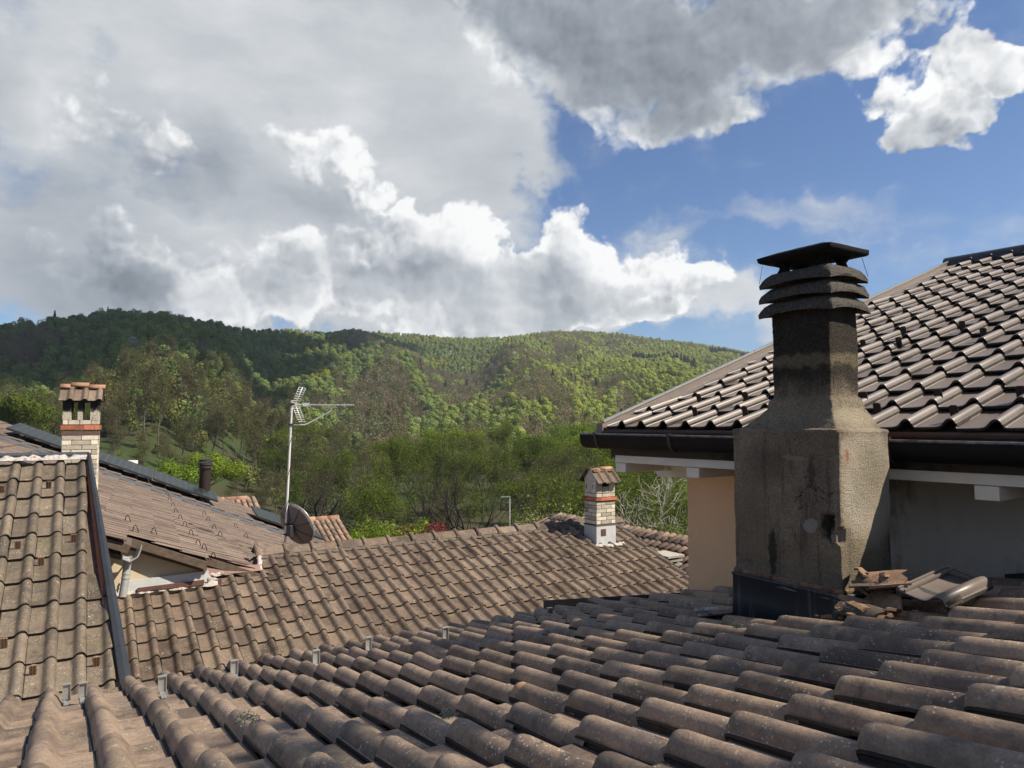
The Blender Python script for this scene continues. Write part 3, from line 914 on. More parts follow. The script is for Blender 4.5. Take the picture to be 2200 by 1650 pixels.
# ridge cap: long half-round with clips
mb = MB()
rr = .095
mb.tube([Ep(.10, RL, .01), Ep(1.55, RL, .01)], rr, 14)
mb.build('ridge_tile', M['metal_dark'], right, smooth=True, sharp=50)
for k in range(5):
    mb = MB(); mb.tube([Ep(1.50 + 1.2 * k, RL, .018), Ep(2.72 + 1.2 * k, RL, .018)], rr * 1.04, 14)
    mb.build('ridge_tile', M['metal_dark'], right, smooth=True, sharp=50)
mb = MB(); mb.tube([Ep(1.46, RL, .02), Ep(1.50, RL, .02)], rr * 1.16, 14); mb.build('ridge_clip', M['metal_zinc'], right, smooth=True, sharp=50)
# verge: pale metal rail above a grey flashing, running at a slight angle to the tiles
v0 = Vector((-4.640, 3.76, 8.955)); v1 = Vector((-4.600, 9.38, 11.005))
mb = MB()
for k in range(3):
    a = v0.lerp(v1, k / 3); b = v0.lerp(v1, (k + .998) / 3)
    mb.slab([a + Vector((-.016, 0, .072)), a + Vector((.012, 0, .072)), b + Vector((.012, 0, .072)), b + Vector((-.016, 0, .072))], (0, -.34, .94), .016)
mb.build('verge_rail', M['metal_light'], right)
mb = MB()
mb.slab([v0 + Vector((.004, 0, -.05)), v1 + Vector((.004, 0, -.05)), v1 + Vector((.004, 0, .052)), v0 + Vector((.004, 0, .052))], (1, 0, 0), .02)
mb.slab([v0 + Vector((.006, 0, .016)), v0 + Vector((.17, 0, .016)), v1 + Vector((.17, 0, .016)), v1 + Vector((.006, 0, .016))], (0, -.34, .94), .01)
mb.slab([v0 + Vector((-.06, -.02, .05)), v0 + Vector((.02, -.02, .05)), v0 + Vector((.02, -.02, -.10)), v0 + Vector((-.06, -.02, -.10))], (0, -1, 0), .01)
mb.build('verge_flashing', simple('grey_verge_metal', (.20, .165, .14), .55, .1), right)
# dark strip between tiles and gutter
mb = MB(); mb.slab([Ep(-.26, -.03, -.02), Ep(-.26, .02, -.035), Ep(6.6, .02, -.035), Ep(6.6, -.03, -.02)], -nE, .01)
def E3(al, out, z):
    return Vector((OE.x, OE.y, 0)) + uE * al + oE * out + Vector((0, 0, z))
mb.box(E3(3.15, -.035, 8.905), (6.8, .02, .10), Matrix.Rotation(math.atan2(uE.y, uE.x), 3, 'Z'))
mb.build('drip_edge', M['copper_brown'], right)
# half-round gutter
mb = MB(); vs = []; fs = []
n = 13; R = .072
L0, L1 = -.41, 6.6
for al in (L0, L1):
    for rad in (R, R - .004):
        for k in range(n):
            t = PI * k / (n - 1)
            q = E3(al, .055 + rad * math.cos(t), 8.915 - rad * 1.60 * math.sin(t))
            q.z -= .004 * (al - L0)
            vs.append(q)
for k in range(n - 1):
    fs.append((k, k + 1, 2 * n + k + 1, 2 * n + k))
    fs.append((n + k, 3 * n + k, 3 * n + k + 1, n + k + 1))
fs += [(0, 2 * n, 3 * n, n), (n - 1, 2 * n - 1, 4 * n - 1, 3 * n - 1), tuple(range(n)), tuple(reversed(range(2 * n, 3 * n)))]
mb.add(vs, fs)
gut = mb.build('gutter', simple('black_gutter', (.006, .006, .008), .55, .0, var=.4, spec=.2), right, smooth=True, sharp=50)
mb = MB(); mb.tube([E3(L0, .055 + R, 8.918), E3(L1, .055 + R, 8.918 - .004 * 7)], .0085, 8)
mb.build('gutter_bead', simple('worn_gutter_edge', (.15, .15, .155), .4, .5, var=.8, scale=30), gut, smooth=True)
for al in (-.22, .56, 1.34, 2.12, 2.90, 3.68):
    mb = MB()
    pts = [E3(al, .055 + (R + .005) * math.cos(t), 8.915 - .004 * (al - L0) - (R + .004) * 1.60 * math.sin(t)) for t in np.linspace(0, PI * .97, 10)]
    rows = []
    for q in pts:
        rows += [q - uE * .014, q + uE * .014]
    mb.add(rows, [(2 * k, 2 * k + 2, 2 * k + 3, 2 * k + 1) for k in range(9)])
    mb.box(E3(al, .055 + R, 8.918), (.034, .022, .024))
    mb.build('gutter_bracket', M['metal_dark'], gut)
RZ = Matrix.Rotation(math.atan2(uE.y, uE.x), 3, 'Z')
# fascia, white plate, rafter ends, soffit, wall
mb = MB(); mb.box(E3(3.17, -.065, 8.81), (6.78, .022, .17), RZ); mb.build('fascia', M['fascia'], right)
mb = MB(); mb.box(E3(3.20, -.075, 8.715), (6.74, .05, .058), RZ); mb.build('eave_board', M['white_paint'], right, bevel=.003)
for al in (-.11, .63, 1.58, 2.53, 3.45, 4.40, 5.35, 6.30):
    mb = MB(); mb.box(E3(al, -.27, 8.645), (.115, .44, .075), RZ); mb.build('rafter_end', M['white_paint'], right, bevel=.004)
mb = MB(); mb.box(E3(3.2, -.30, 8.749), (6.74, .40, .014), RZ); mb.build('soffit', M['white_paint'], right)
mb = MB()
mb.slab([E3(-.20, -.1, 8.757), E3(.15, -.1, 8.757), E3(.62, -5.5, 10.55), E3(.17, -5.5, 10.55)], (0, .3, -.95), .014)
mb.build('soffit', M['white_paint'], right)
# purlin carrying the side overhang, chamfered nose
mb = MB()
P = [(-.26, 8.66), (.16, 8.66), (.16, 8.545), (-.21, 8.545), (-.26, 8.60)]
vs = [E3(a, -.60, z) for a, z in P] + [E3(a, -.72, z) for a, z in P]
mb.add(vs, [(0, 1, 2, 3, 4), (9, 8, 7, 6, 5)] + [(i, (i + 1) % 5 + 0, (i + 1) % 5 + 5, i + 5) for i in range(5)])
mb.build('purlin', M['white_paint'], right)
mb = MB()
P = [(-.25, 8.655), (-.02, 8.655), (-.02, 8.61), (-.16, 8.61)]
vs = [E3(a, -.50, z) for a, z in P] + [E3(a, -.56, z) for a, z in P]
mb.add(vs, [(0, 1, 2, 3), (7, 6, 5, 4)] + [(i, (i + 1) % 4, (i + 1) % 4 + 4, i + 4) for i in range(4)])
mb.build('purlin', M['white_paint'], right)
WO = -.55
mb = MB(); a0, a1 = .155, 1.45
mb.add([E3(a0, WO, 0), E3(a1, WO, 0), E3(a1, WO, 8.75), E3(a0, WO, 8.75), E3(a0, WO - 5, 0), E3(a0, WO - 5, 10.4)],
       [(0, 1, 2, 3), (4, 0, 3, 5)])
mb.build('salmon_wall', M['wall_salmon'], right)
mb = MB()
mb.add([E3(a1, WO, 0), E3(6.5, WO, 0), E3(6.5, WO, 8.75), E3(a1, WO, 8.75), E3(6.5, WO - 9, 0), E3(6.5, WO - 9, 8.7), E3(a0, WO - 9, 0), E3(a0, WO - 9, 8.7), E3(6.5, WO - 5, 10.3)],
       [(0, 1, 2, 3), (1, 4, 5, 8, 2), (4, 6, 7, 5)])
mb.build('grey_wall', M['wall_grey'], right)
# dark snow guards standing in the tile pans
for (i, j) in ((5.78, 5.4), (7.3, 6.4), (8.45, 5.5), (5.2, 6.5), (4.4, 5.5), (9.62, 1.3), (7.62, 1.3), (8.5, .62), (10.52, .42), (11.5, 1.3), (1.3, 1.6), (2.3, .62), (3.3, 1.6), (4.3, .62), (6.5, .62), (5.4, 1.5), (12.6, .5), (13.5, 1.4)):
    j2 = round(j - .35) + .12 if False else j
    a = Ep(i * .22 + .055, j2 * GE - .01, .0)
    Rm = Matrix((uE, upE, nE)).transposed()
    mb = MB()
    w, h, t = .044, .078, .006
    c = a + nE * .062
    mb.box(c, (w, t, h), Rm)
    mb.box(c + nE * (h / 2 + .002), (w * .7, t, .006), Rm)
    mb.box(a + upE * .05 + nE * .02, (.02, .10, .004), Rm)
    mb.build('snow_guard', M['hook_dark'], right)
# ================================================================== the big sooty chimney
big = thing('sooty_chimney', 'large soot-stained roughcast chimney with three louvre rings and flat black cap', 'chimney', (-2.509, 3.49, 7.95))

def rect_ring(cx, cy, hx, hy, z, n=14, r=.02):
    """points round a rectangle with slightly rounded corners, counter-clockwise"""
    pts = []
    cs = [(1, 1), (-1, 1), (-1, -1), (1, -1)]
    out = []
    sides = [((hx, -hy), (hx, hy)), ((hx, hy), (-hx, hy)), ((-hx, hy), (-hx, -hy)), ((-hx, -hy), (hx, -hy))]
    for (a, b) in sides:
        for k in range(n):
            t = k / n
            # denser near corners
            t = .5 - .5 * math.cos(t * PI) if n > 6 else t
            x = a[0] + (b[0] - a[0]) * t; y = a[1] + (b[1] - a[1]) * t
            # round the corner
            dx = hx - abs(x); dy = hy - abs(y)
            if dx < r and dy < r:
                q = Vector((r - dx, r - dy)); L = q.length
                if L > r:
                    q = q * (r / L)
                    x = math.copysign(hx - r + q.x, x); y = math.copysign(hy - r + q.y, y)
            out.append((cx + x, cy + y, z))
    return out

def loft(levels, mat, name, parent, n=14, r=.02, amp=.004, fr=9.0, seed=0.0, hook=None, closed=True, sharp=None):
    mb = MB(); vs = []; fs = []
    N = 4 * n
    for (cx, cy, hx, hy, z) in levels:
        for q in rect_ring(cx, cy, hx, hy, z, n, r):
            p = Vector(q)
            o = Vector((p.x - cx, p.y - cy, 0)); 
            if o.length > 0: o.normalize()
            d = mnoise.noise(p * fr + Vector((seed, 0, 0))) * amp + mnoise.noise(p * fr * 4.1 + Vector((0, seed, 0))) * amp * .45
            p += o * d
            if hook: p = hook(p)
            vs.append(p)
    for k in range(len(levels) - 1):
        for i in range(N):
            j = (i + 1) % N
            fs.append((k * N + i, k * N + j, (k + 1) * N + j, (k + 1) * N + i))
    if closed:
        fs.append(tuple(reversed(range(N)))); fs.append(tuple((len(levels) - 1) * N + i for i in range(N)))
    mb.add(vs, fs)
    return mb.build(name, mat, parent, smooth=True, sharp=sharp)

BX, BY = -2.509, 3.49
def chip(p):
    # hole broken through the render by the near corner
    nz = mnoise.noise(p * 26.0) * .55; n2_ = mnoise.noise(p * 26.0 + Vector((9, 4, 2))) * .55
    dx = (p.x + 2.245) / .040 + nz; dz = (p.z - 8.480) / .066 + n2_
    w = 1 - (abs(dx) ** 3 + abs(dz) ** 3)
    if w > 0 and p.y < 3.30:
        p = p + Vector((0, .065 * min(1, w * 2.6), 0))
    dx = (p.y - 3.28) / .03; dz = (p.z - 8.44) / .05
    w = 1 - (dx * dx + dz * dz)
    if w > 0 and p.x > -2.21:
        p = p + Vector((-.025 * min(1, w * 2), 0, 0))
    # shallow spalled scar higher up on the front
    dx = (p.x + 2.44) / .10; dz = (p.z - 8.815) / .022
    w = 1 - (abs(dx) ** 4 + dz * dz)
    if w > 0 and p.y < 3.30:
        p = p + Vector((0, .010 * min(1, w * 3), 0))
    return p
lv = []
for z in np.linspace(8.12, 8.955, 62):
    f = 0
    if z < 8.19: f = .012 * (8.19 - z) / .07
    if z > 8.94: f = .004 * (z - 8.94) / .015
    lv.append((BX, BY, .334 + f, .2215 + f, z))
NX, NY = -2.469, 3.51
for t in np.linspace(0.10, 1, 12):
    # sloping shoulder, slightly hollow
    s = t ** .95
    lv.append((BX + (NX - BX) * s, BY + (NY - BY) * s, .322 + (.204 - .322) * s, .210 + (.149 - .210) * s, 8.958 + (9.085 - 8.958) * t ** 1.1))
lv[-12:-11] = [(BX, BY, .3385, .2255, 8.960), (BX, BY, .333, .220, 8.970)]
lv += [(NX, NY, .203, .148, 9.108), (NX, NY, .198, .143, 9.126), (NX, NY, .185, .130, 9.142)]
for z in np.linspace(9.15, 9.64, 26):
    lv.append((NX, NY, .181, .126, z))
# material with repaired patches; the large pale ones facing +X are painted sunlight
m, g_, bs, out = M['roughcast'], NG(M['roughcast'].node_tree), None, None
bs = [n for n in m.node_tree.nodes if n.type == 'BSDF_PRINCIPLED'][0]
src = bs.inputs['Base Color'].links[0].from_socket
p = world_pos(g_)
wob = g_.v('SCALE', g_.v('SUBTRACT', g_.noise(p, 22.0, 4.0, .6, out=1), (.5, .5, .5)), .055)
pw = g_.v('ADD', p, wob)
def patch(c, cen, rad, col, amt=.9, soft=.12):
    q = g_.v('MULTIPLY', g_.v('SUBTRACT', pw, cen), tuple(1 / r for r in rad))
    r = g_.v('LENGTH', q, out=1)
    return g_.mix(g_.rng(r, 1.0 + soft, 1.0 - soft, 0, amt), c, col)
c = src
c = patch(c, (-2.70, 3.26, 8.42), (.13, .06, .22), (.26, .21, .155), .45, .6)
c = patch(c, (-2.62, 3.26, 8.78), (.16, .06, .10), (.125, .105, .08), .5, .6)
c = patch(c, (-2.30, 3.26, 8.66), (.07, .06, .17), (.15, .12, .10), .45, .6)
c = patch(c, (-2.42, 3.26, 8.25), (.10, .06, .08), (.30, .26, .19), .4, .6)
c = patch(c, (-2.345, 3.26, 8.475), (.042, .05, .042), (.42, .39, .33), .95, .08)
c = patch(c, (-2.13, 3.52, 8.70), (.10, .26, .36), (.60, .52, .40), .85, .25)  # sunlight painted pale over the +X face
c = patch(c, (-2.13, 3.52, 9.05), (.16, .24, .075), (.56, .48, .35), .75, .3)  # shoulder lightened in colour as if sunlit
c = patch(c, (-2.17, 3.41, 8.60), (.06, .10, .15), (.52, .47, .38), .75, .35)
c = patch(c, (-2.17, 3.56, 8.75), (.05, .14, .16), (.27, .235, .17), .6, .6)
c = patch(c, (-2.17, 3.40, 8.30), (.05, .15, .14), (.26, .225, .16), .55, .6)
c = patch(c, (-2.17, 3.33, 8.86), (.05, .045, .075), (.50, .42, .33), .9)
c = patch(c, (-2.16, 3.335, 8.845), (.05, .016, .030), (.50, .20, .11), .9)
c = patch(c, (-2.44, 3.26, 8.82), (.085, .04, .016), (.40, .33, .24), .85)
c = patch(c, (-2.58, 3.25, 8.30), (.030, .05, .14), (.028, .025, .024), .85, .25)
c = patch(c, (-2.33, 3.25, 8.75), (.022, .05, .09), (.035, .03, .027), .6, .4)
c = patch(c, (-2.235, 3.31, 8.475), (.060, .06, .092), (.36, .32, .25), .75, .10)
c = patch(c, (-2.245, 3.31, 8.480), (.042, .07, .070), (.075, .065, .040), .9, .12)
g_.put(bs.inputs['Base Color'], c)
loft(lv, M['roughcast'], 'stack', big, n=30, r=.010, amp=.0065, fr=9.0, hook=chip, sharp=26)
# lead apron round the foot
lf = loft([(BX - .006, BY, .352, .236, 7.80), (BX, BY, .347, .233, 8.02), (BX, BY, .346, .232, 8.135), (BX, BY, .352, .238, 8.14), (BX, BY, .352, .238, 8.150), (BX, BY, .335, .22, 8.152)], None, 'lead_apron', big, n=12, r=.006, amp=.004, fr=5.0)
m, g2, bs, out = new_mat('streaked_lead')
p = world_pos(g2)
st = g2.noise(g2.v('MULTIPLY', p, (26.0, 26.0, 1.3)), 1.0, 4.0, .7)
c = g2.mix(g2.rng(st, .5, .75), (0.020, .026, .034), (.12, .135, .14))
g2.put(bs.inputs['Base Color'], c); bs.inputs['Roughness'].default_value = .45; bs.inputs['Metallic'].default_value = .2
lf.data.materials.clear(); lf.data.materials.append(m)
loft([(BX, BY, .341, .228, 8.150), (BX, BY, .343, .230, 8.168), (BX, BY, .338, .225, 8.178)], simple('worn_brick_edge', (.13, .075, .045), .95, var=.9, scale=25, bstr=.5), 'brick_edge', big, n=12, r=.004, amp=.004, fr=20)
# louvre rings
def scallop(z0):
    def f(p):
        a = min(abs(p.x - NX) / .22, abs(p.y - NY) / .17)
        w = max(0.0, 1 - (p.z - z0) / .045)
        p = p.copy(); p.z += .020 * (1 - min(1, a) ** 2) * w * (1 if max(abs(p.x - NX) / .22, abs(p.y - NY) / .17) > .8 else 0)
        return p
    return f
for k, z0 in enumerate((9.602, 9.686, 9.770)):
    L = []
    for (g0, dz) in ((.018, .030), (.042, .000), (.050, -.004), (.049, .018), (.040, .042), (.026, .064), (.004, .082)):
        L.append((NX, NY, .184 + g0 - k * .003, .129 + g0 * .95 - k * .003, z0 + dz))
    loft(L, M['cap_stone'], 'louvre_ring', big, n=18, r=.010, amp=.011, fr=30.0, seed=k * 3.3, closed=True, hook=scallop(z0), sharp=38)
loft([(NX, NY, .125, .08, 9.84), (NX, NY, .12, .075, 9.858)], M['soot'], 'flue_lip', big, n=6, r=.01, amp=.004)
for sx in (-1, 1):
    for sy in (-1, 1):
        loft([(NX + sx * .125, NY + sy * .080, .040, .034, 9.835), (NX + sx * .125, NY + sy * .080, .022, .019, 9.885), (NX + sx * .13, NY + sy * .085, .042, .034, 9.925)], M['cap_black'], 'cap_support', big, n=6, r=.01, amp=.004, fr=20)
loft([(NX, NY, .15, .10, 9.915), (NX, NY, .228, .173, 9.919), (NX, NY, .235, .180, 9.925), (NX, NY, .235, .180, 9.948), (NX, NY, .15, .115, 9.974), (NX, NY, .03, .02, 9.995)], M['cap_black'], 'cap_slab', big, n=16, r=.012, amp=.007, fr=18.0)
mb = MB(); mb.tube([(NX - .205, NY - .165, 9.905), (NX - .21, NY - .17, 9.86), (NX - .222, NY - .175, 9.80)], .0016, 4); mb.build('tie_wire', M['metal_dark'], big)
mb = MB(); mb.tube([(NX + .215, NY + .13, 9.905), (NX + .225, NY + .14, 9.85), (NX + .235, NY + .15, 9.80)], .0016, 4); mb.build('tie_wire', M['metal_dark'], big)

# ================================================================== brick chimneys
BF = {}
def brick_me(L, H, D, mat, key):
    k = (round(L, 3), round(H, 3), round(D, 3), key)
    if k not in BF:
        mb = MB()
        c = .0035
        mb.box((0, 0, 0), (L, D, H))
        me = mb.mesh('brick', mat)
        bm = bmesh.new(); bm.from_mesh(me)
        bmesh.ops.bevel(bm, geom=list(bm.edges), offset=c, segments=1, affect='EDGES')
        bm.to_mesh(me); bm.free()
        BF[k] = me
    return BF[k]

def brick_shaft(parent, cx, cy, wx, wy, z0, courses, ch, mat, key, rot=0.0, D=.035, joint=.009, seed=1, unit=.235):
    """bricks laid round the four faces; rot turns the shaft about its own axis"""
    rnd = random.Random(seed)
    R = Matrix.Translation((cx, cy, 0)) @ Matrix.Rotation(rot, 4, 'Z')
    for k in range(courses):
        z = z0 + (k + .5) * ch
        for face in range(4):
            w = wx if face % 2 == 0 else wy
            h = (wy if face % 2 == 0 else wx) / 2
            F = Matrix.Rotation(face * PI / 2, 4, 'Z')
            x = -w / 2
            first = True
            while x < w / 2 - .012:
                L = unit * (1.0 if not (first and (k + face) % 2) else .48)
                L = min(L * rnd.uniform(.96, 1.04), w / 2 - x)
                if w / 2 - (x + L) < .05: L = w / 2 - x
                Lb = round((L - joint) / .01) * .01
                if Lb > .02:
                    me = brick_me(Lb, ch - joint, D, mat, key)
                    m4 = R @ F @ Matrix.Translation((x + L / 2, -h + D / 2 - rnd.uniform(0, .003), z))
                    inst('brick', me, parent, m4)
                x += L; first = False
    mb = MB(); mb.box((0, 0, z0 + courses * ch / 2), (wx - .014, wy - .014, courses * ch - .004))
    o = mb.build('mortar_core', M['mortar_dark'], None)
    o.matrix_basis = R; o.parent = None
    bas = o.matrix_basis.copy(); put_under(o, parent); o.matrix_basis = bas
    return R

def local_box(parent, R, c, size, mat, name, bevel=0.0, jit=0.0):
    mb = MB(); mb.box(c, size, jit=jit)
    o = mb.build(name, mat, None, bevel=bevel)
    o.matrix_basis = R
    put_under(o, parent)
    return o

def band(parent, R, wx, wy, z, h, mat, name, over=.03, unit=.12, seed=3):
    rnd = random.Random(seed)
    for face in range(4):
        w = (wx if face % 2 == 0 else wy) + 2 * over
        hh = (wy if face % 2 == 0 else wx) / 2 + over
        F = Matrix.Rotation(face * PI / 2, 4, 'Z')
        x = -w / 2
        while x < w / 2 - .01:
            L = min(unit * rnd.choice((1.0, 1.0, 2.0)), w / 2 - x)
            if w / 2 - x - L < .04: L = w / 2 - x
            mb = MB(); mb.box((x + L / 2, -hh + .03, z), (L - .005, .06, h))
            o = mb.build(name, mat, None)
            o.matrix_basis = R @ F
            put_under(o, parent)
            x += L

def mini_tiles(parent, frame, n, gw, length, mat, name='roof_tile', roll=.5, hr=.05):
    me = tile_mesh('roof_tile', mat, gauge=length, length=length, thick=.02, roll=roll, hr=hr, n=13, w=gw)
    for i in range(n):
        inst(name, me, parent, frame @ Matrix.Translation((i * gw, 0, 0)))

# --- small chimney on the mid roof
sc = thing('brick_chimney', 'small cream brick chimney with a gabled tile cap, on the ridge of the mid roof', 'chimney', (-10.918, 8.76, 6.70))
SX, SY = -10.918, 8.757
WX, WY = .372, .458
R = brick_shaft(sc, SX, SY, WX, WY, 7.085, 6, .0725, M['brick_cream'], 'cream', seed=4, unit=.24)
local_box(sc, R, (0, 0, 6.89), (WX + .012, WY + .012, .375), M['grey_flash'], 'base_flashing')
local_box(sc, R, (WX / 2 + .009, -.07, 6.93), (.004, .12, .13), M['copper_brown'], 'paint_remnant', jit=.0)
local_box(sc, R, (0, 0, 7.07), (WX + .03, WY + .03, .02), M['mortar_dark'], 'mortar_ledge')
band(sc, R, WX, WY, 7.565, .058, M['clay_red'], 'band_brick', over=.028)
brick_shaft(sc, SX, SY, WX, WY, 7.597, 1, .07, M['brick_cream'], 'cream', seed=6, unit=.30)
# upright blocks, the middle one on the sunny side has a window
def block(c, s, mat=M['brick_cream'], name='block'):
    return local_box(sc, R, c, s, mat, name, bevel=.004)
zb = 7.782; hb = .215
for y, w in ((-.155, .135), (.155, .135)):
    block((WX / 2 - .03, y, zb), (.06, w, hb))
    block((-WX / 2 + .03, y, zb), (.06, w, hb))
block((WX / 2 - .03, 0, zb - .045), (.058, .155, .12)); block((-WX / 2 + .03, 0, zb - .045), (.058, .155, .12))
for x, w in ((-.10, .10), (.0, .088), (.10, .10)):
    block((x, -WY / 2 + .032, zb), (w, .06, hb)); block((x, WY / 2 - .032, zb), (w, .06, hb))
for x in (-.125, .08):
    local_box(sc, R, (x, -WY / 2 - .0005, zb + .01), (.014, .006, .085), M['black'], 'slot')
local_box(sc, R, (0, 0, zb), (WX - .12, WY - .13, hb), M['black'], 'flue')
mb = MB()
z0 = 7.892
gx = WX / 2 - .004; gy = WY / 2 - .004
for s in (-1, 1):
    vs = [(-gx, s * gy, z0), (gx, s * gy, z0), (gx, s * gy, z0 + .055), (0, s * gy, z0 + .255), (-gx, s * gy, z0 + .055)]
    vs += [(x, y - s * .055, z) for x, y, z in vs]
    mb.add(vs, [(0, 1, 2, 3, 4), (9, 8, 7, 6, 5)] + [(i, (i + 1) % 5, (i + 1) % 5 + 5, i + 5) for i in range(5)])
mb.box((gx - .03, 0, z0 + .025), (.06, gy * 2 - .12, .05)); mb.box((-gx + .03, 0, z0 + .025), (.06, gy * 2 - .12, .05))
o = mb.build('gable', M['brick_cream'], None); o.matrix_basis = R; put_under(o, sc)
ang = math.atan2(.2, gx)
for s in (1, -1):
    up = Vector((-s * math.cos(ang), 0, math.sin(ang)))
    u = Vector((0, s, 0))
    nn = u.cross(up)
    o0 = Vector((SX + s * .285, SY - s * .27, 7.86))
    mini_tiles(sc, roof_frame(o0, u, up), 3, .185, .34, M['tile_mid'], hr=.036)
for k, (y, dz) in enumerate(((-.245, 0), (-.02, .018))):
    mb = MB(); pts = []
    for a in range(9):
        t = PI * a / 8
        for yy in (0, .30 if k else .25):
            pts.append((SX + .075 * math.cos(t), SY + y + yy, 8.11 + dz + .060 * math.sin(t) - .02))
    mb.add(pts, [(2 * a, 2 * a + 1, 2 * a + 3, 2 * a + 2) for a in range(8)])
    o = mb.build('ridge_tile', M['clay_orange'], sc, smooth=True)
    sd = o.modifiers.new('thick', 'SOLIDIFY'); sd.thickness = .014
ragged([(SX + .10, SY - .24, 8.085), (SX + .10, SY + .24, 8.085)], .028, .02, simple('dry_moss', (.13, .09, .035), 1, var=.5, scale=40, bstr=.8), 'moss', sc, seed=5)
ragged([(-10.66, 8.44, 6.715), (-10.60, 8.75, 6.695), (-10.62, 9.10, 6.70)], .045, .028, M['mortar_white'], 'mortar', sc, up=(.33, 0, .94), seed=31)
# grey mended tiles on its shady side are part of the roof

# --- left chimney, turned with the roof it stands on
rotF = math.radians(-4.45)
lc = thing('brick_chimney', 'taller cream brick chimney with open flue slots and orange ridge tiles, left', 'chimney', (-14.66, .13, 7.7))
LW, LD = .54, .50
cx = -14.40 - LD / 2; cy = .125 + .02
R = brick_shaft(lc, cx, cy, LD, LW, 7.80, 12, .0835, M['brick_cream'], 'cream2', rot=rotF, seed=9, unit=.30, D=.045)
local_box(lc, R, (0, 0, 7.66), (LD + .02, LW + .02, .30), M['copper_brown'], 'base_flashing')
local_box(lc, R, (0, 0, 8.845), (LD + .012, LW + .012, .075), simple('stained_moulding', (.10, .06, .05), .9, var=.5, scale=20), 'moulding')
band(lc, R, LD, LW, 8.94, .078, M['clay_red'], 'band_brick', over=.022, unit=.17, seed=5)
brick_shaft(lc, cx, cy, LD - .01, LW - .01, 8.985, 1, .082, M['brick_cream'], 'cream2', rot=rotF, seed=12, unit=.17, D=.045)
# sooted pillars: black runs down from the top
m, g3, bs, out = new_mat('sooted_brick')
p = world_pos(g3)
sep = g3.node('ShaderNodeSeparateXYZ'); g3.put(sep.inputs[0], p)
z = g3.m('ADD', sep.outputs[2], g3.m('MULTIPLY', g3.m('SUBTRACT', g3.noise(g3.v('MULTIPLY', p, (30, 30, 7)), 1.0, 4.0, .7), .5), .34))
c = g3.mix(g3.rng(z, 9.18, 9.27), (.42, .38, .30), (.012, .011, .010))
c = g3.mix(g3.rng(g3.noise(p, 50.0, 4.0, .7), .5, .62, 0, .7), c, (.02, .018, .016))
g3.put(bs.inputs['Base Color'], c); bs.inputs['Roughness'].default_value = .95
bump(g3, bs, g3.noise(p, 60.0, 3.0, .6), .5, .006)
M['sooted'] = m
for sx in (-1, 1):
    for y, w in ((-LW / 2 + .065, .13), (-.01, .075), (LW / 2 - .065, .13)):
        local_box(lc, R, (sx * (LD / 2 - .045), y, 9.225), (.09, w, .32), M['sooted'], 'pillar', bevel=.004)
local_box(lc, R, (0, 0, 9.395), (LD + .01, LW + .01, .03), M['soot'], 'lintel')
for s in (1, -1):
    ang = math.radians(35)
    up = Vector((-s * math.cos(ang), 0, math.sin(ang))); u = Vector((0, s, 0))
    fr = R @ roof_frame(Vector((s * .36, -s * .33, 9.385)), u, up)
    mini_tiles(lc, fr, 3, .215, .40, M['tile_mid'], hr=.048)
mb = MB()
for s in (-1, 1):
    y0 = s * .315
    mb.add([(-.33, y0, 9.40), (.33, y0, 9.40), (0, y0, 9.62), (-.33, y0 - s * .03, 9.40), (.33, y0 - s * .03, 9.40), (0, y0 - s * .03, 9.62)], [(0, 1, 2), (5, 4, 3), (0, 2, 5, 3), (1, 4, 5, 2), (0, 3, 4, 1)])
o = mb.build('gable', M['soot'], None); o.matrix_basis = R; put_under(o, lc)
for k, (y, L, dz) in enumerate(((-.335, .22, 0), (-.17, .27, .03), (.08, .27, .0))):
    mb = MB(); pts = []
    for a in range(9):
        t = PI * a / 8
        for yy in (0, L):
            pts.append((.095 * math.cos(t), y + yy, 9.625 + dz + .075 * math.sin(t)))
    mb.add(pts, [(2 * a, 2 * a + 1, 2 * a + 3, 2 * a + 2) for a in range(8)])
    o = mb.build('ridge_tile', M['clay_orange'], None, smooth=True)
    sd = o.modifiers.new('thick', 'SOLIDIFY'); sd.thickness = .018
    o.matrix_basis = R; put_under(o, lc)

# ================================================================== the flat-tiled roof behind (F)
ff = thing('tiled_house', 'broad pale brown roof of flat ribbed tiles dotted with wire snow hooks', 'house', (-15, 1, 0))
PF = Vector((-10.6342, .6493, 7.5488))
uF = Vector((-.99698, .0776, 0)); vF = Vector((.0716, .92, -.3846)).normalized(); nF = uF.cross(-vF).normalized()
FFm = roof_frame(PF, uF, -vF)
def Fp(mm, s, h=0.0):
    return PF + uF * mm + vF * s + nF * h
mb = MB()
pr = [(0, .004), (.01, .008), (.03, .008), (.04, .002), (.105, .002), (.115, .006), (.135, .006), (.145, .002), (.205, .002), (.222, .0)]
gF = .36
vs = []
for y, lift in ((0, .026), (.012, .027), (.40, .002)):
    vs += [(x, y, h + lift) for x, h in pr]
vs += [(x, .004, 0.0) for x, h in pr]
k = len(pr); fs = []
for a in range(2):
    fs += [(a * k + b, a * k + b + 1, (a + 1) * k + b + 1, (a + 1) * k + b) for b in range(k - 1)]
fs += [(3 * k + b, 3 * k + b + 1, b + 1, b) for b in range(k - 1)]
mb.add(vs, fs)
flat_me = mb.mesh('roof_tile', M['tile_flat'])
cells = []
for i in range(-3, 39):
    for j in range(-13, 10):
        s = -(j + .5) * gF; mm = (i + .5) * .22
        if mm < 0 and (s > -.1 or s < -2.0): continue
        c = Fp(mm, s)
        if c.x > -11.0 and c.y > 1.70: continue
        cells.append((i, j))
lay_tiles(ff, FFm, cells, flat_me, gF, jit=.002, rnd=random.Random(14), limit=298, joined_name='far_roof_tiles')
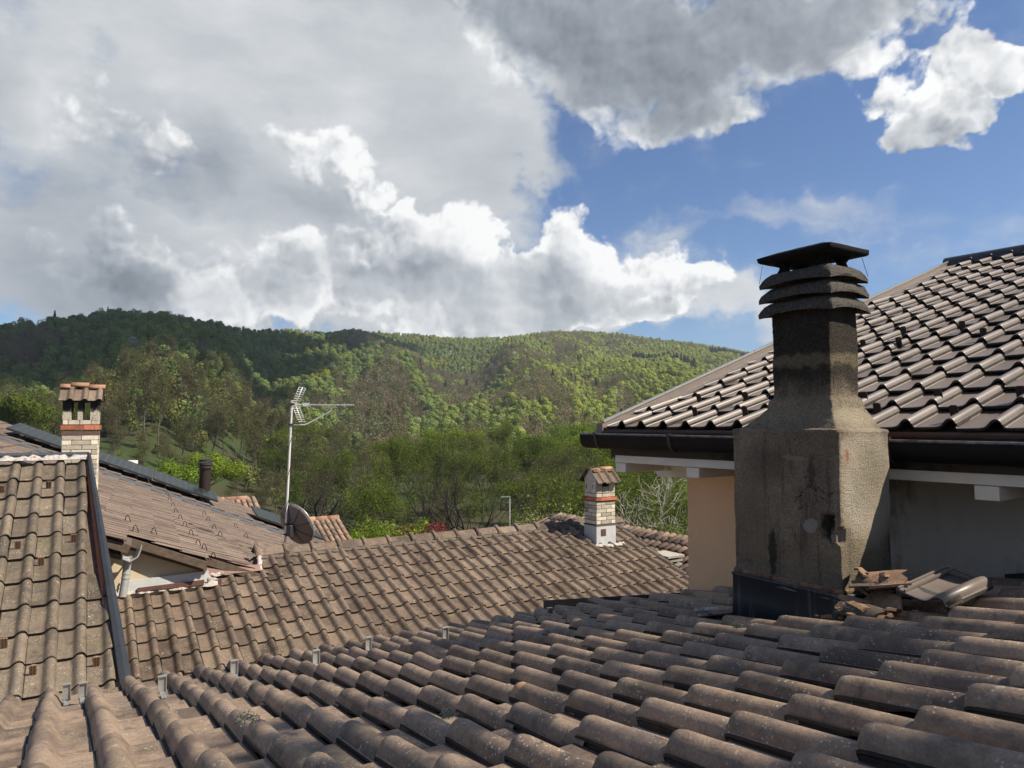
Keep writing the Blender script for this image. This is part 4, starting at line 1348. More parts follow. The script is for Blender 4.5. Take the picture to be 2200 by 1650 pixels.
# upper part of the roof beyond the sheet-metal strip
FF2 = roof_frame(Fp(8.72, 0, .07), uF, -vF)
cells = [(i, j) for i in range(0, 24) for j in range(-13, 11)]
lay_tiles(ff, FF2, cells, flat_me, gF, jit=.002, rnd=random.Random(15), limit=0, joined_name='upper_roof_tiles')
mb = MB()
mb.slab([Fp(8.50, -3.9, .035), Fp(8.78, -3.9, .09), Fp(8.78, 5.2, .09), Fp(8.50, 5.2, .035)], nF, .02)
mb.build('step_flashing', simple('grey_step_sheet', (.10, .105, .115), .5, .3), ff)
mb = MB()
mb.slab([Fp(-.62, -4.0, -.02), Fp(14.2, -4.0, -.02), Fp(14.2, 5.4, -.02), Fp(.42, 3.2, -.02), Fp(.42, 1.08, -.02), Fp(-.02, 1.08, -.02), Fp(-.02, .08, -.02), Fp(-.62, .08, -.02)], nF, .10)
mb.slab([Fp(8.74, -4.0, .045), Fp(14.2, -4.0, .045), Fp(14.2, 5.3, .045), Fp(8.74, 5.3, .045)], nF, .06)
mb.slab([Fp(-.6, -4.0, 0), Fp(14.2, -4.0, 0), Fp(14.2, -8.5, -3.3), Fp(-.6, -8.5, -3.3)], (0, -.4, .9), .08)
mb.build('roof', M['wood_old'], ff)
mb = MB()
a = Fp(.20, -4, 0); 
mb.add([(-10.77, -3.0, 0), (-10.77, 1.62, 0), (-10.77, 1.62, 7.02), (-10.77, .66, 7.42), (-10.77, -3.0, 8.95), (-24, 2.3, 0), (-24, 6, 0), (-24, 6, 5.4), (-24, -3, 8.9), (-24, -3, 0), (-11.6, 5.6, 0), (-11.6, 5.6, 5.3), (-11.3, 1.62, 0), (-11.3, 1.62, 7.0)],
       [(0, 1, 2, 3, 4), (1, 12, 13, 2), (12, 10, 11, 13), (10, 6, 7, 11)])
mb.build('wall', M['cream_wall'], ff)
mb = MB()   # verge boards under the tile edge
for (p0, p1, x) in (((.70, 7.46), (1.64, 7.065), -10.645),):
    a0 = Vector((x, p0[0], p0[1])); a1 = Vector((x, p1[0], p1[1]))
    mb.slab([a0 + Vector((0, 0, -.085)), a1 + Vector((0, 0, -.085)), a1, a0], (1, 0, 0), .03)
    mb.slab([a0 + Vector((-.06, 0, -.12)), a1 + Vector((-.06, 0, -.12)), a1 + Vector((-.06, 0, -.02)), a0 + Vector((-.06, 0, -.02))], (1, 0, 0), .08)
mb.build('verge_board', M['wood_old'], ff)
mb = MB(); mb.slab([(-10.25, .30, 7.46), (-10.25, .58, 7.35), (-10.25, .58, 7.29), (-10.25, .30, 7.40)], (1, 0, 0), .35); mb.build('eave_board', M['wood_old'], ff)
mb = MB()
for t in range(3):
    mb.box((-10.745, 1.12 + t * .01, 6.82 + t * .05), (.02 + .004 * (2 - t), 1.08, .052), Matrix.Rotation(.03, 3, 'X'))
mb.build('sheet_flashing', M['grey_flash'], ff)
mb = MB(); mb.slab([(-10.70, .80, 6.835), (-10.70, 1.62, 6.85), (-10.70, 1.62, 6.78), (-10.70, .80, 6.79)], (1, 0, 0), .01)
mb.slab([(-10.74, 1.60, 6.80), (-10.74, 1.85, 6.83), (-10.74, 1.85, 6.72), (-10.74, 1.60, 6.74)], (1, 0, 0), .012)
mb.slab([(-11.015, 1.58, 7.15), (-11.015, 2.40, 6.90), (-11.015, 2.40, 6.80), (-11.015, 1.58, 6.80)], (1, 0, 0), .03)
mb.slab([(-11.00, 1.58, 6.97), (-10.99, 2.42, 6.93), (-10.93, 2.42, 6.85), (-10.93, 1.58, 6.85)], (1, 0, .5), .012)
mb.build('brown_flashing', M['copper_brown'], ff)
mb = MB(); mb.slab([(-11.0, 1.64, 7.00), (-11.0, 1.76, 7.0), (-11.0, 1.73, 7.09), (-11.0, 1.66, 7.10)], (1, 0, .3), .008); mb.build('bare_patch', M['white_paint'], ff)
# cut-off gutter with its hopper, and the leaning downpipe
gt = MB(); vs = []; n = 9
for x in (-10.62, -10.28):
    for rad in (.105, .098):
        for k2 in range(n):
            t = PI * k2 / (n - 1)
            vs.append((x, .675 + rad * math.cos(t), 7.370 - rad * math.sin(t)))
fs = []
for k2 in range(n - 1):
    fs += [(k2, k2 + 1, 2 * n + k2 + 1, 2 * n + k2), (n + k2, 3 * n + k2, 3 * n + k2 + 1, n + k2 + 1), (2 * n + k2, 2 * n + k2 + 1, 3 * n + k2 + 1, 3 * n + k2)]
gt.add(vs, fs)
gt.tube([(-10.27, .572, 7.375), (-10.27, .60, 7.30), (-10.27, .675, 7.262), (-10.27, .76, 7.31), (-10.27, .785, 7.38), (-10.27, .80, 7.46)], .011, 6)
gt.build('gutter', M['metal_zinc'], ff, smooth=True, sharp=40)
mb = MB()
mb.tube([(-10.42, .665, 7.29), (-10.42, .655, 7.20), (-10.40, .640, 7.03), (-10.385, .612, 6.81)], [.052, .046, .046, .047], 14, caps=False)
mb.tube([(-10.40, .642, 7.05), (-10.399, .640, 7.03)], .051, 14)
mb.tube([(-10.405, .648, 7.10), (-10.404, .646, 7.085)], .050, 14)
pipe = mb.build('downpipe', M['metal_zinc'], ff, smooth=True, sharp=45)
mb = MB(); mb.tube([(-10.387, .615, 6.835), (-10.386, .614, 6.83)], .045, 14); mb.build('pipe_mouth', M['black'], pipe)
# small brick strip and white dab near the left chimney
mb = MB(); mb.box(Fp(1.75, -.95, .05), (.9, .10, .05), Matrix.Rotation(rotF, 3, 'Z')); mb.build('clay_strip', M['clay_red'], ff)
mb = MB(); mb.box(Fp(1.05, -.62, .05), (.12, .09, .06), jit=.012); mb.build('mortar_dab', M['mortar_white'], ff)
# ridge tile at the far left
mb = MB(); mb.tube([Fp(-1, -3.95, 0), Fp(14, -3.95, 0)], .12, 10); mb.build('ridge_tile', M['tile_flat'], ff, smooth=True)
# wire snow hooks: little pointed arches
hk = MB()
pts = [(-.035, 0, 0), (-.022, 0, .075), (-.004, 0, .098), (.012, 0, .088), (.040, 0, .0)]
hk.tube(pts, .006, 5)
hook_me = hk.mesh('snow_hook', M['hook_dark'], smooth=True)
hooks_px = [(0.4, .10), (1.2, -.02), (0.1, 1.15), (.75, 1.07), (1.05, 1.0), (2.0, .95), (3.0, .90), (3.9, .86), (4.9, .82), (6.0, .80), (7.3, .77), (8.4, .75),
            (3.3, 1.55), (4.2, 1.52), (5.4, 1.50), (6.5, 1.5), (3.5, 2.25), (4.6, 2.2), (6.0, 2.15), (-.10, 2.05), (-.2, 2.35), (.2, 2.9), (2.9, 2.75), (2.9, 4.9), (.75, .35)]
camdir = Vector((.94, -.34, 0))
for (mm, s) in hooks_px:
    q = Fp(mm, s, .018)
    if mm < 0: q = Fp(.05, s, .02)
    if q.y > 2.5 and q.x > -11.4: continue
    Rm = Matrix.Translation(q) @ Matrix.Rotation(math.atan2(camdir.y, camdir.x) + PI / 2, 4, 'Z')
    inst('snow_hook', hook_me, ff, Rm)

# solar panels on the upper part
def panel(lab, m0, m1, s0, s1, lift, tilt=0.0):
    t = thing('solar_panel', lab, 'solar panel', Fp((m0 + m1) / 2, (s0 + s1) / 2, lift), group='solar panels on the flat-tiled roof')
    R4 = roof_frame(Fp(m0, s0, lift), uF, vF)
    tl_ = math.radians(4); R4 = roof_frame(Fp(m0, s1, lift), uF * math.cos(tl_) + nF * math.sin(tl_), -vF)
    w = m1 - m0; l = s1 - s0
    mb = MB(); mb.box((w / 2, l / 2, .045), (w - .03, l - .03, .012))
    o = mb.build('cells', M['panel_glass'], None); o.matrix_basis = R4; put_under(o, t)
    mb = MB()
    for c_, s_ in (((w / 2, 0, .03), (w, .03, .05)), ((w / 2, l, .03), (w, .03, .05)), ((0, l / 2, .03), (.03, l - .032, .05)), ((w, l / 2, .03), (.03, l - .032, .05))):
        mb.box(c_, s_)
    o = mb.build('frame', M['metal_dark'], None); o.matrix_basis = R4; put_under(o, t)
    mb = MB()
    for yy in (l * .2, l * .8):
        mb.box((w / 2, yy, -lift / 2), (w * .96, .04, .03))
        for xx in (.05, w - .05):
            mb.box((xx, yy, -lift / 2 - .04), (.03, .03, lift))
    o = mb.build('rail', M['metal_dark'], None); o.matrix_basis = R4; put_under(o, t)
    return t
panel('solar panel beyond the left brick chimney, farthest left', 9.2, 10.85, -2.95, -1.35, .20)
panel('solar panel partly hidden behind the left brick chimney', 9.2, 10.85, -1.30, .30, .20)
panel('solar panel between the brick chimney and the steel vent', 9.2, 10.85, .35, 1.95, .20)
panel('solar panel just behind the satellite dish', 9.2, 10.85, 3.05, 4.9, .16)

# black flue pipe
fl = thing('flue_pipe', 'dark brown round flue pipe with ringed cap, on the flat-tiled roof', 'flue pipe', (-21.1, 3.14, 6.7))
mb = MB(); mb.tube([(-21.1, 3.14, 6.6), (-21.0, 3.14, 7.93)], .150, 20); mb.build('pipe', simple('dark_brown_flue', (.045, .032, .028), .35, .3), fl, smooth=True, sharp=50)
mb = MB()
for k in range(3):
    mb.tube([(-21.0, 3.14, 7.80 + k * .085), (-21.0, 3.14, 7.85 + k * .085)], .185, 20)
mb.tube([(-21.0, 3.14, 8.03), (-21.0, 3.14, 8.075)], [.19, .06], 20)
mb.build('cowl', simple('dark_cowl', (.05, .045, .04), .5, .3), fl, smooth=True, sharp=40)
mb = MB(); mb.tube([(-21.1, 3.14, 6.78), (-21.1, 3.14, 6.83)], [.26, .17], 16); mb.build('collar', M['metal_zinc'], fl)
# small steel vent
vt_ = thing('roof_vent', 'short shiny steel roof vent behind the panels', 'vent', (-23.66, 1.5, 7.5))
mb = MB(); mb.tube([(-23.66, 1.5, 7.55), (-23.66, 1.5, 7.75)], .14, 18); mb.build('pipe', M['metal_zinc'], vt_, smooth=True, sharp=40)
mb = MB(); mb.tube([(-23.66, 1.5, 7.77), (-23.66, 1.5, 7.93)], .19, 18); mb.build('cowl', M['alu'], vt_, smooth=True, sharp=40)

# ================================================================== antenna mast
an = thing('antenna', 'television antenna with comb reflectors on a tall thin mast', 'antenna', (-12.85, 3.25, 6.5))
base = Vector((-12.87, 3.247, 6.5)); top = Vector((-12.67, 3.283, 9.37))
mb = MB(); mb.tube([base, top], .021, 10); mb.tube([top, top + Vector((0, 0, .045))], .026, 10); mb.build('mast', M['alu'], an, smooth=True, sharp=50)
bd = Vector((.54, .872, -.005)).normalized()
bs0 = top + Vector((0, 0, -.03)) - bd * .04
pd = Vector((bd.y, -bd.x, 0))
mb = MB(); mb.box(bs0 + bd * .58, (1.10, .022, .022), Matrix((bd, pd, Vector((0, 0, 1)))).transposed()); boom = mb.build('boom', M['alu'], an)
for k in range(15):
    q = bs0 + bd * (.36 + k * .054)
    mb = MB(); mb.tube([q - pd * .05 - Vector((0, 0, .006)), q + pd * .05 + Vector((0, 0, .014))], .0065, 5); mb.build('director', M['metal_light'] if k % 2 else M['metal_dark'], boom)
mb = MB(); mb.box(bs0 + bd * .29, (.11, .05, .06), Matrix((bd, pd, Vector((0, 0, 1)))).transposed()); mb.build('dipole_box', M['alu'], boom)
for s in (1, -1):
    # each comb: a spine leaning back towards the boom tip side, with rods across
    a0 = bs0 + bd * .10; a1 = a0 + bd * .12 + Vector((0, 0, s * .30))
    mb = MB(); mb.tube([a0, a1], .008, 6)
    for k in range(8):
        q = a0.lerp(a1, (k + .7) / 7.7)
        mb.tube([q - pd * .20, q + pd * .20], .004, 4)
    for e in (-1, 1):
        mb.tube([a0.lerp(a1, .1) + pd * .2 * e, a1 + pd * .2 * e], .003, 4)
    mb.build('reflector', M['alu'], an, smooth=True)
cl = base.lerp(top, (8.985 - 6.5) / 2.87)
mb = MB(); mb.tube([cl, cl + bd * .24, cl + bd * .30 + Vector((0, 0, .02)), cl + bd * .70 + Vector((0, 0, .24)), cl + bd * .73 + Vector((0, 0, .31))], .011, 7); mb.build('strut', M['alu'], an, smooth=True)
mb = MB(); mb.box(cl, (.07, .07, .04)); mb.build('clamp', M['metal_dark'], an)
mb = MB(); mb.box(top + Vector((0, 0, -.03)), (.07, .07, .05)); mb.build('clamp', M['metal_dark'], an)

# ================================================================== satellite dish, seen from behind
ds = thing('satellite_dish', 'grey-brown satellite dish seen from behind, clamped low on the mast', 'satellite dish', (-12.76, 3.42, 6.9))
dn = Vector((-.50, .84, .36)).normalized()       # the way it looks
dc = Vector((-12.80, 3.44, 7.225))
ex = dn.cross(Vector((0, 0, 1))).normalized(); ey = ex.cross(dn).normalized()
Rr = .37
mb = MB(); rings = 7; n = 32; vs = [dc - dn * .09]; fs = []
for k in range(1, rings + 1):
    r_ = Rr * k / rings
    for i in range(n):
        t = 2 * PI * i / n
        vs.append(dc + ex * (r_ * math.cos(t)) + ey * (r_ * math.sin(t) * 1.06) + dn * (.09 * ((k / rings) ** 2) - .09))
for i in range(n):
    fs.append((0, 1 + (i + 1) % n, 1 + i))
for k in range(rings - 1):
    for i in range(n):
        j = (i + 1) % n
        fs.append((1 + k * n + i, 1 + k * n + j, 1 + (k + 1) * n + j, 1 + (k + 1) * n + i))
mb.add(vs, fs)
o = mb.build('reflector', simple('dish_back', (.17, .145, .13), .6, .1, var=.1), ds, smooth=True)
sd = o.modifiers.new('thick', 'SOLIDIFY'); sd.thickness = .008
mb = MB()
rim = [dc + ex * (Rr * math.cos(t)) + ey * (Rr * 1.06 * math.sin(t)) for t in np.linspace(0, 2 * PI, 33)]
mb.tube(rim, .010, 6, caps=False); mb.build('rim', M['metal_light'], ds, smooth=True)
for k in range(8):
    t = 2 * PI * k / 8 + .2
    pts = [dc + (ex * math.cos(t) + ey * 1.06 * math.sin(t)) * (Rr * f) + dn * (.09 * f * f - .105) for f in (.28, .6, .97)]
    mb = MB(); mb.tube(pts, .006, 5); mb.build('rib', simple('dish_rib', (.04, .035, .033), .6) if k == 0 else bpy.data.materials['dish_rib'], ds)
mb = MB(); mb.box(dc - dn * .13 - Vector((0, .02, .05)), (.12, .10, .20), Matrix.Rotation(.3, 3, 'Z')); mb.build('bracket', M['metal_dark'], ds, bevel=.01)
for dz in (.06, -.12):
    mb = MB(); q = dc - dn * .13 + Vector((0, 0, dz)); a = base.lerp(top, (q.z - 6.5) / 2.87)
    mb.tube([q, a], .014, 6); mb.box(a, (.06, .06, .03)); mb.build('clamp', M['metal_dark'], ds)
mb = MB(); mb.tube([dc - ey * Rr * .95, dc - ey * Rr * .75 + dn * .30 + ex * .02], .010, 6)
mb.box(dc - ey * Rr * .70 + dn * .33, (.06, .09, .09)); mb.build('feed_arm', M['metal_light'], ds)

# ================================================================== clay roofs further off
def coppo(mat, r=.085, L=.42, n=7, name='roof_tile'):
    mb = MB(); vs = []; fs = []
    for k, (y, rr_, lift) in enumerate(((0, r, .028), (L, r * .80, .0))):
        for i in range(n):
            t = PI * i / (n - 1)
            vs.append((rr_ * math.cos(t), y, lift + rr_ * .80 * math.sin(t)))
    for i in range(n):
        t = PI * i / (n - 1)
        vs.append(((r - .014) * math.cos(t), .001, .028 + (r * .8 - .014) * math.sin(t)))
    fs = [(i, n + i, n + i + 1, i + 1) for i in range(n - 1)] + [(i, i + 1, 2 * n + i + 1, 2 * n + i) for i in range(n - 1)]
    mb.add(vs, fs)
    return mb.mesh(name, mat, smooth=True)
cop_me = coppo(M['tile_clay'])
cg = thing('clay_roofed_house', 'house with an old pink and grey clay tile roof right of the small chimney', 'house', (-12, 12, 0))
GO = Vector((-15.1, 11.08, 6.49)); sG = math.radians(20)
upG = Vector((0, math.cos(sG), math.sin(sG))); rG = 3.2
FG = roof_frame(GO - upG * rG, (1, 0, 0), upG)
rnd = random.Random(6)
GP = [];
for i in range(-3, 34):
    for j in range(0, 11):
        q = FG @ Vector((i * .19, j * .30, 0))
        dd = seen(q, 1.05)
        if dd is None or q.x > -8.8: continue
        hid = (q.y < 9.75 and q.x > -13)
        GP.append((hid, FG @ Matrix.Translation((i * .19 + rnd.gauss(0, .006), j * .30 + rnd.gauss(0, .01), .01)) @ Matrix.Rotation(rnd.gauss(0, .03), 4, 'Z')))
for hid, m4 in GP:
    if hid: continue
    inst('roof_tile', cop_me, cg, m4)
mb = MB()
c0 = FG @ Vector((-1, -.1, -.02)); c1 = FG @ Vector((7.2, -.1, -.02)); c2 = FG @ Vector((7.2, rG + .02, -.02)); c3 = FG @ Vector((-1, rG + .02, -.02))
mb.slab([c0, c1, c2, c3], (0, -.34, .94), .1)
b0 = c3 + Vector((0, 3, -1.1)); b1 = c2 + Vector((0, 3, -1.1))
mb.slab([c3, c2, b1, b0], (0, .34, .94), .1)
mb.build('roof', M['tile_clay'], cg)
mb = MB(); mb.box((-12, 11.1, 2.65), (7.0, 5.4, 5.3)); mb.build('wall', M['cream_wall'], cg)
rid_me = coppo(M['tile_clay'], r=.10, L=.40, name='ridge_tile')
for k in range(20):
    R4 = Matrix.Translation((-15.9 + k * .34, 11.10, 6.47 + .0)) @ Matrix.Rotation(-PI / 2, 4, 'Z') @ Matrix.Rotation(rnd.gauss(0, .02), 4, 'X')
    if seen(R4.translation, 1.05): inst('ridge_tile', rid_me, cg, R4)
# stacked slab vent on it
sv = thing('slab_chimney', 'low chimney of stacked grey slabs on the old clay roof', 'chimney', (-10.35, 9.92, 5.9))
mb = MB(); mb.box((-10.35, 9.95, 6.03), (.42, .36, .30)); mb.build('stack', M['clay_broken'], sv)
mat_sl = simple('weathered_slab', (.36, .33, .28), .9, var=.35, scale=30, bstr=.4)
for k in range(4):
    s = (.50, .46, .48, .54)[k]
    mb = MB(); mb.box((-10.35, 9.95, 6.205 + k * .082), (s, s * .82, .034), Matrix.Rotation((-.03, .04, 0, .02)[k], 3, 'Z'), jit=.006); mb.build('slab', mat_sl, sv)
    if k < 3:
        mb = MB(); mb.box((-10.35, 9.95, 6.246 + k * .082), (.30, .26, .048)); mb.build('spacer', M['soot'], sv)

def far_roof(lab, P, L, run, rows, cols):
    t = thing('clay_roofed_house', lab, 'house', (P[0], P[1] + L / 2, 0))
    sl = math.radians(22); P = Vector(P)
    up = Vector((-math.cos(sl), 0, math.sin(sl)))
    Fm = roof_frame(P - up * run, (0, 1, 0), up)
    mb = MB()
    b_ = np.empty(len(cop_me.vertices) * 3); cop_me.vertices.foreach_get('co', b_); b_ = b_.reshape(-1, 3)
    faces = [tuple(p.vertices) for p in cop_me.polygons]
    gw = L / cols; gl = run / rows
    for i in range(cols):
        for j in range(rows):
            A = np.array(Fm @ Matrix.Translation(((i + .5) * gw, j * gl, 0)) @ Matrix.Scale(gw / .19, 4, (1, 0, 0)) @ Matrix.Scale(gl / .30, 4, (0, 1, 0)))
            mb.add((b_ @ A[:3, :3].T + A[:3, 3]).tolist(), faces)
    o = mb.build('roof_tiles', M['tile_clay'], t, smooth=True); o['kind'] = 'stuff'
    mb = MB(); mb.slab([Fm @ Vector((0, 0, -.02)), Fm @ Vector((L, 0, -.02)), Fm @ Vector((L, run, -.02)), Fm @ Vector((0, run, -.02))], Fm.to_3x3().col[2], .1)
    q0 = Fm @ Vector((0, run, -.02)); q1 = Fm @ Vector((L, run, -.02))
    mb.slab([q0, q1, q1 + Vector((-3, 0, -1.2)), q0 + Vector((-3, 0, -1.2))], (-.37, 0, .93), .1)
    mb.build('roof', M['tile_clay'], t)
    for k in range(int(L / .4)):
        mb = MB(); a = P + Vector((0, k * .4, .02)); mb.tube([a, a + Vector((0, .42, .012))], .11, 8); mb.build('ridge_tile', M['clay_orange'], t, smooth=True)
    ctr = P + Vector((-.2, L / 2, 0))
    mb = MB(); mb.box((ctr.x, ctr.y, (P.z - 1.2) / 2), (run * 1.4, L * .96, P.z - 1.2)); mb.build('wall', M['cream_wall'], t)
far_roof('small clay roof with orange ridge tiles behind the dark flue pipe', (-27.55, 4.35, 6.22), 1.55, 2.6, 7, 8)
far_roof('small weathered clay roof just right of the satellite dish', (-23.4, 6.45, 5.83), 1.25, 2.6, 7, 7)

# ================================================================== broken tiles by the chimney
def shard(name, prof, L, th, mat, loc, rot, lab, seed=0):
    rnd = random.Random(seed)
    mb = MB(); n = len(prof); vs = []
    P2 = [Vector((x, 0, z)) for x, z in prof]
    N = 5
    e0 = [rnd.uniform(-.03, .03) for _ in range(n)]; e1 = [rnd.uniform(-.03, .03) for _ in range(n)]
    for lay in (0, 1):
        for k in range(N):
            t = k / (N - 1)
            for i, q in enumerate(P2):
                a = P2[min(i + 1, n - 1)] - P2[max(i - 1, 0)]
                nn = Vector((-a.z, 0, a.x)).normalized()
                y = -L / 2 + L * t + (e0[i] if k == 0 else e1[i] if k == N - 1 else 0)
                p_ = q - nn * th * lay
                vs.append((p_.x, y, p_.z + rnd.uniform(-.001, .001)))
    fs = []
    def id(l, k, i): return (l * N + k) * n + i
    for k in range(N - 1):
        for i in range(n - 1):
            fs.append((id(0, k, i), id(0, k, i + 1), id(0, k + 1, i + 1), id(0, k + 1, i)))
            fs.append((id(1, k, i), id(1, k + 1, i), id(1, k + 1, i + 1), id(1, k, i + 1)))
        fs.append((id(0, k, 0), id(0, k + 1, 0), id(1, k + 1, 0), id(1, k, 0)))
        fs.append((id(0, k, n - 1), id(1, k, n - 1), id(1, k + 1, n - 1), id(0, k + 1, n - 1)))
    for i in range(n - 1):
        fs.append((id(0, 0, i), id(1, 0, i), id(1, 0, i + 1), id(0, 0, i + 1)))
        fs.append((id(0, N - 1, i), id(0, N - 1, i + 1), id(1, N - 1, i + 1), id(1, N - 1, i)))
    mb.add(vs, fs)
    o = mb.build(name, mat, None, smooth=True, sharp=40)
    o.location = loc
    o.rotation_euler = [math.radians(a) for a in rot]
    tag(o, lab, 'broken tile', 'broken tiles heaped beside the big chimney')
    return o
arc = lambda r, a0, a1, n=9: [(r * math.sin(math.radians(a0 + (a1 - a0) * k / (n - 1))), r * math.cos(math.radians(a0 + (a1 - a0) * k / (n - 1)))) for k in range(n)]
esse = [(-.13, .03), (-.10, .036), (-.07, .028), (-.04, .008), (0, 0), (.04, .0), (.07, .012), (.10, .035), (.125, .040)]
CB = M['clay_broken']
shard('broken_tile', arc(.062, -80, 60), .11, .011, CB, (-2.045, 3.30, 8.200), (6, -10, 60), 'curved orange clay shard leaning towards the big chimney', 1)
shard('broken_tile', [(x * .62, z * .7) for x, z in esse], .10, .011, CB, (-2.055, 3.33, 8.262), (-6, 6, 20), 'pale sunlit clay shard on top of the heap', 2)
shard('broken_tile', [(x * .66, z * .9) for x, z in esse], .14, .011, CB, (-1.960, 3.30, 8.245), (10, 14, -52), 'bent clay shard with a raised outer end, mid heap', 3)
shard('broken_tile', arc(.050, -70, 70), .12, .010, CB, (-2.065, 3.20, 8.125), (0, 10, 75), 'small clay shard at the foot of the heap by the chimney', 4)
shard('broken_tile', [(x * .8, z) for x, z in esse], .22, .012, CB, (-1.99, 3.22, 8.150), (2, -12, 60), 'long dirty clay tile piece under the heap', 5)
shard('broken_tile', arc(.075, -70, 50), .20, .011, M['tile_left'], (-1.99, 3.16, 8.09), (0, -6, 78), 'dark mossy curved tile piece lowest in the heap', 6)
rn = random.Random(31); mb = MB()
for _ in range(70):
    q = Vector((-1.98 + rn.gauss(0, .09), 3.20 + rn.gauss(0, .07), 0)); q.z = Dz(q.x) + .045 + abs(rn.gauss(0, .025))
    s_ = rn.uniform(.008, .030)
    mb.box(q, (s_ * 1.6, s_, s_ * .5), Matrix.Rotation(rn.uniform(0, 3), 3, 'Z') @ Matrix.Rotation(rn.gauss(0, .5), 3, 'X'), jit=s_ * .2)
o = mb.build('tile_rubble', CB, None); o['kind'] = 'stuff'; o['label'] = 'crumbs of broken clay tile round the heap'
shard('broken_tile', arc(.055, -60, 70), .15, .010, CB, (-1.90, 3.37, 8.19), (12, 10, 30), 'middling clay shard wedged beneath the loose brown tile', 11)
shard('broken_tile', [(x * .55, z * .8) for x, z in esse], .12, .010, M['tile_left'], (-2.03, 3.27, 8.232), (-12, -16, 95), 'grey-brown crusted shard crossing the top of the heap', 12)
shard('broken_tile', [(-.07, .0), (-.062, .010), (-.03, .010), (-.015, 0), (.02, .0), (.04, .005)], .22, .010, CB, (-1.75, 3.52, 8.275), (6, 0, -50), 'thin mossy tile strip behind the loose brown tile', 7)
loose_me = tile_mesh('loose_roof_tile', M['tile_new'], gauge=.42, length=.31, thick=.010, hr=.055, nose=.008, w=.24, kind='new')
lt = thing('loose_roof_tile', 'whole brown roof tile lying loose on the heap, its roll to the right', 'roof tile', (-1.80, 3.26, 8.15))
LM = Matrix.Translation((-1.885, 3.235, 8.232)) @ Matrix.Rotation(math.radians(-7), 4, 'Z') @ Matrix.Rotation(math.radians(10), 4, 'Y') @ Matrix.Rotation(math.radians(13), 4, 'X')
o = inst('tile_body', loose_me, lt, LM)
sdm = o.modifiers.new('thick', 'SOLIDIFY'); sdm.thickness = .012
mb = MB()
mb.box((.012, .17, .020), (.010, .33, .014)); mb.box((.042, .17, .020), (.008, .33, .012)); mb.box((.027, .17, .014), (.03, .33, .006))
mb.box((.10, .332, .018), (.18, .010, .016)); mb.box((.10, .312, .016), (.15, .007, .012))
o = mb.build('interlock_ribs', M['tile_new'], None); o.matrix_basis = LM; put_under(o, lt)

# lead patch and lime spots left of the big chimney foot
mb = MB(); mb.slab([(-3.15, 3.10, 7.835), (-2.86, 3.26, 7.92), (-2.86, 3.62, 7.925), (-3.05, 3.62, 7.875)], (-.22, 0, .97), .006)
mb.build('apron_flap', M['metal_dark'], big)
ragged([(-3.10, 3.20, 7.885), (-3.0, 3.30, 7.905)], .014, .012, M['mortar_white'], 'lime_spot', big, seed=41)
# tufts of pale lichen on the near roof
for kx, (x, y, s_) in enumerate(((-2.36, 2.72, .030), (-2.62, .545, .045), (-1.95, .98, .022))):
    rn = random.Random(kx + 50); mb = MB(); z = Dz(x) + .075
    for _ in range(220):
        d = Vector((rn.gauss(0, 1), rn.gauss(0, 1), rn.gauss(0, 1))).normalized() * s_ * rn.uniform(.4, 1)
        q = Vector((x, y, z)) + Vector((d.x, d.y, abs(d.z) * .8))
        a = Vector((rn.gauss(0, 1), rn.gauss(0, 1), rn.gauss(0, 1))).normalized() * .0045; b = a.orthogonal().normalized() * .004
        mb.add([q + a, q - a * .5 + b, q - a * .5 - b], [(0, 1, 2)])
    o = mb.build('lichen_tuft', simple('pale_lichen', (.26, .27, .20), 1, var=.4, scale=60) if kx == 0 else bpy.data.materials['pale_lichen'], near); o['kind'] = 'stuff'
mb = MB(); N_ = 60
mb.tube([base.lerp(top, k / N_) + Vector((.024 * math.cos(k * .55), .024 * math.sin(k * .55), 0)) for k in range(8, N_ - 3)], .005, 4)
mb.build('cable', M['metal_dark'], an)
for (x, y, r_) in ((-5.0, 4.02, .03), (-3.35, 4.12, -.02)):
    shard('ridge_offcut', [(-.05, 0), (-.045, .016), (.0, .022), (.045, .016), (.05, 0)], .34, .01, M['copper_brown'], (x, y, Dz(x) + .075), (0, -13, 84), 'narrow red-brown tile offcut against the dark upstand, ' + ('farther one' if x < -4 else 'nearer the big chimney'), 60 + int(x))
# street lamp in the valley
sl_ = thing('street_lamp', 'slender grey street lamp standing before the trees in the valley', 'street lamp', (-38.67, 23.75, -2))
mb = MB(); mb.tube([(-38.67, 23.75, -4), (-38.67, 23.75, 4.36)], [.075, .045], 8); mb.build('pole', simple('pole_grey', (.16, .165, .16), .6), sl_, smooth=True)
mb = MB(); mb.box((-38.78, 23.52, 4.38), (.16, .62, .07), Matrix.Rotation(-.45, 3, 'Z')); mb.build('lamp_head', simple('lamp_grey', (.22, .22, .22), .6), sl_)
# ================================================================== land: one sheet to the horizon
FH = Vector((-math.sin(HEAD), math.cos(HEAD), 0)); RH = Vector((math.cos(HEAD), math.sin(HEAD), 0))
def place(az, r):
    a = math.radians(az)
    return FH * (math.cos(a) * r) + RH * (math.sin(a) * r)
AZK = [-180, -90, -60, -44, -36, -32, -29.4, -27, -24, -21.5, -18, -14.7, -12.5, -7.5, -1, 1.9, 5.6, 9.3, 12.9, 16.4, 18.8, 21.5, 28, 36, 60, 90, 180]
ELK = [0.4, 1.5, 4.0, 6.3, 7.0, 8.0, 8.6, 8.5, 8.1, 7.7, 7.5, 7.4, 7.6, 7.4, 7.1, 7.5, 7.6, 7.3, 6.8, 6.1, 5.5, 4.6, 3.0, 2.0, 1.0, .6, .4]
RK = [900, 700, 500, 430, 400, 400, 420, 440, 470, 520, 600, 680, 760, 820, 860, 900, 930, 940, 950, 960, 970, 980, 900, 900, 900, 900, 900]
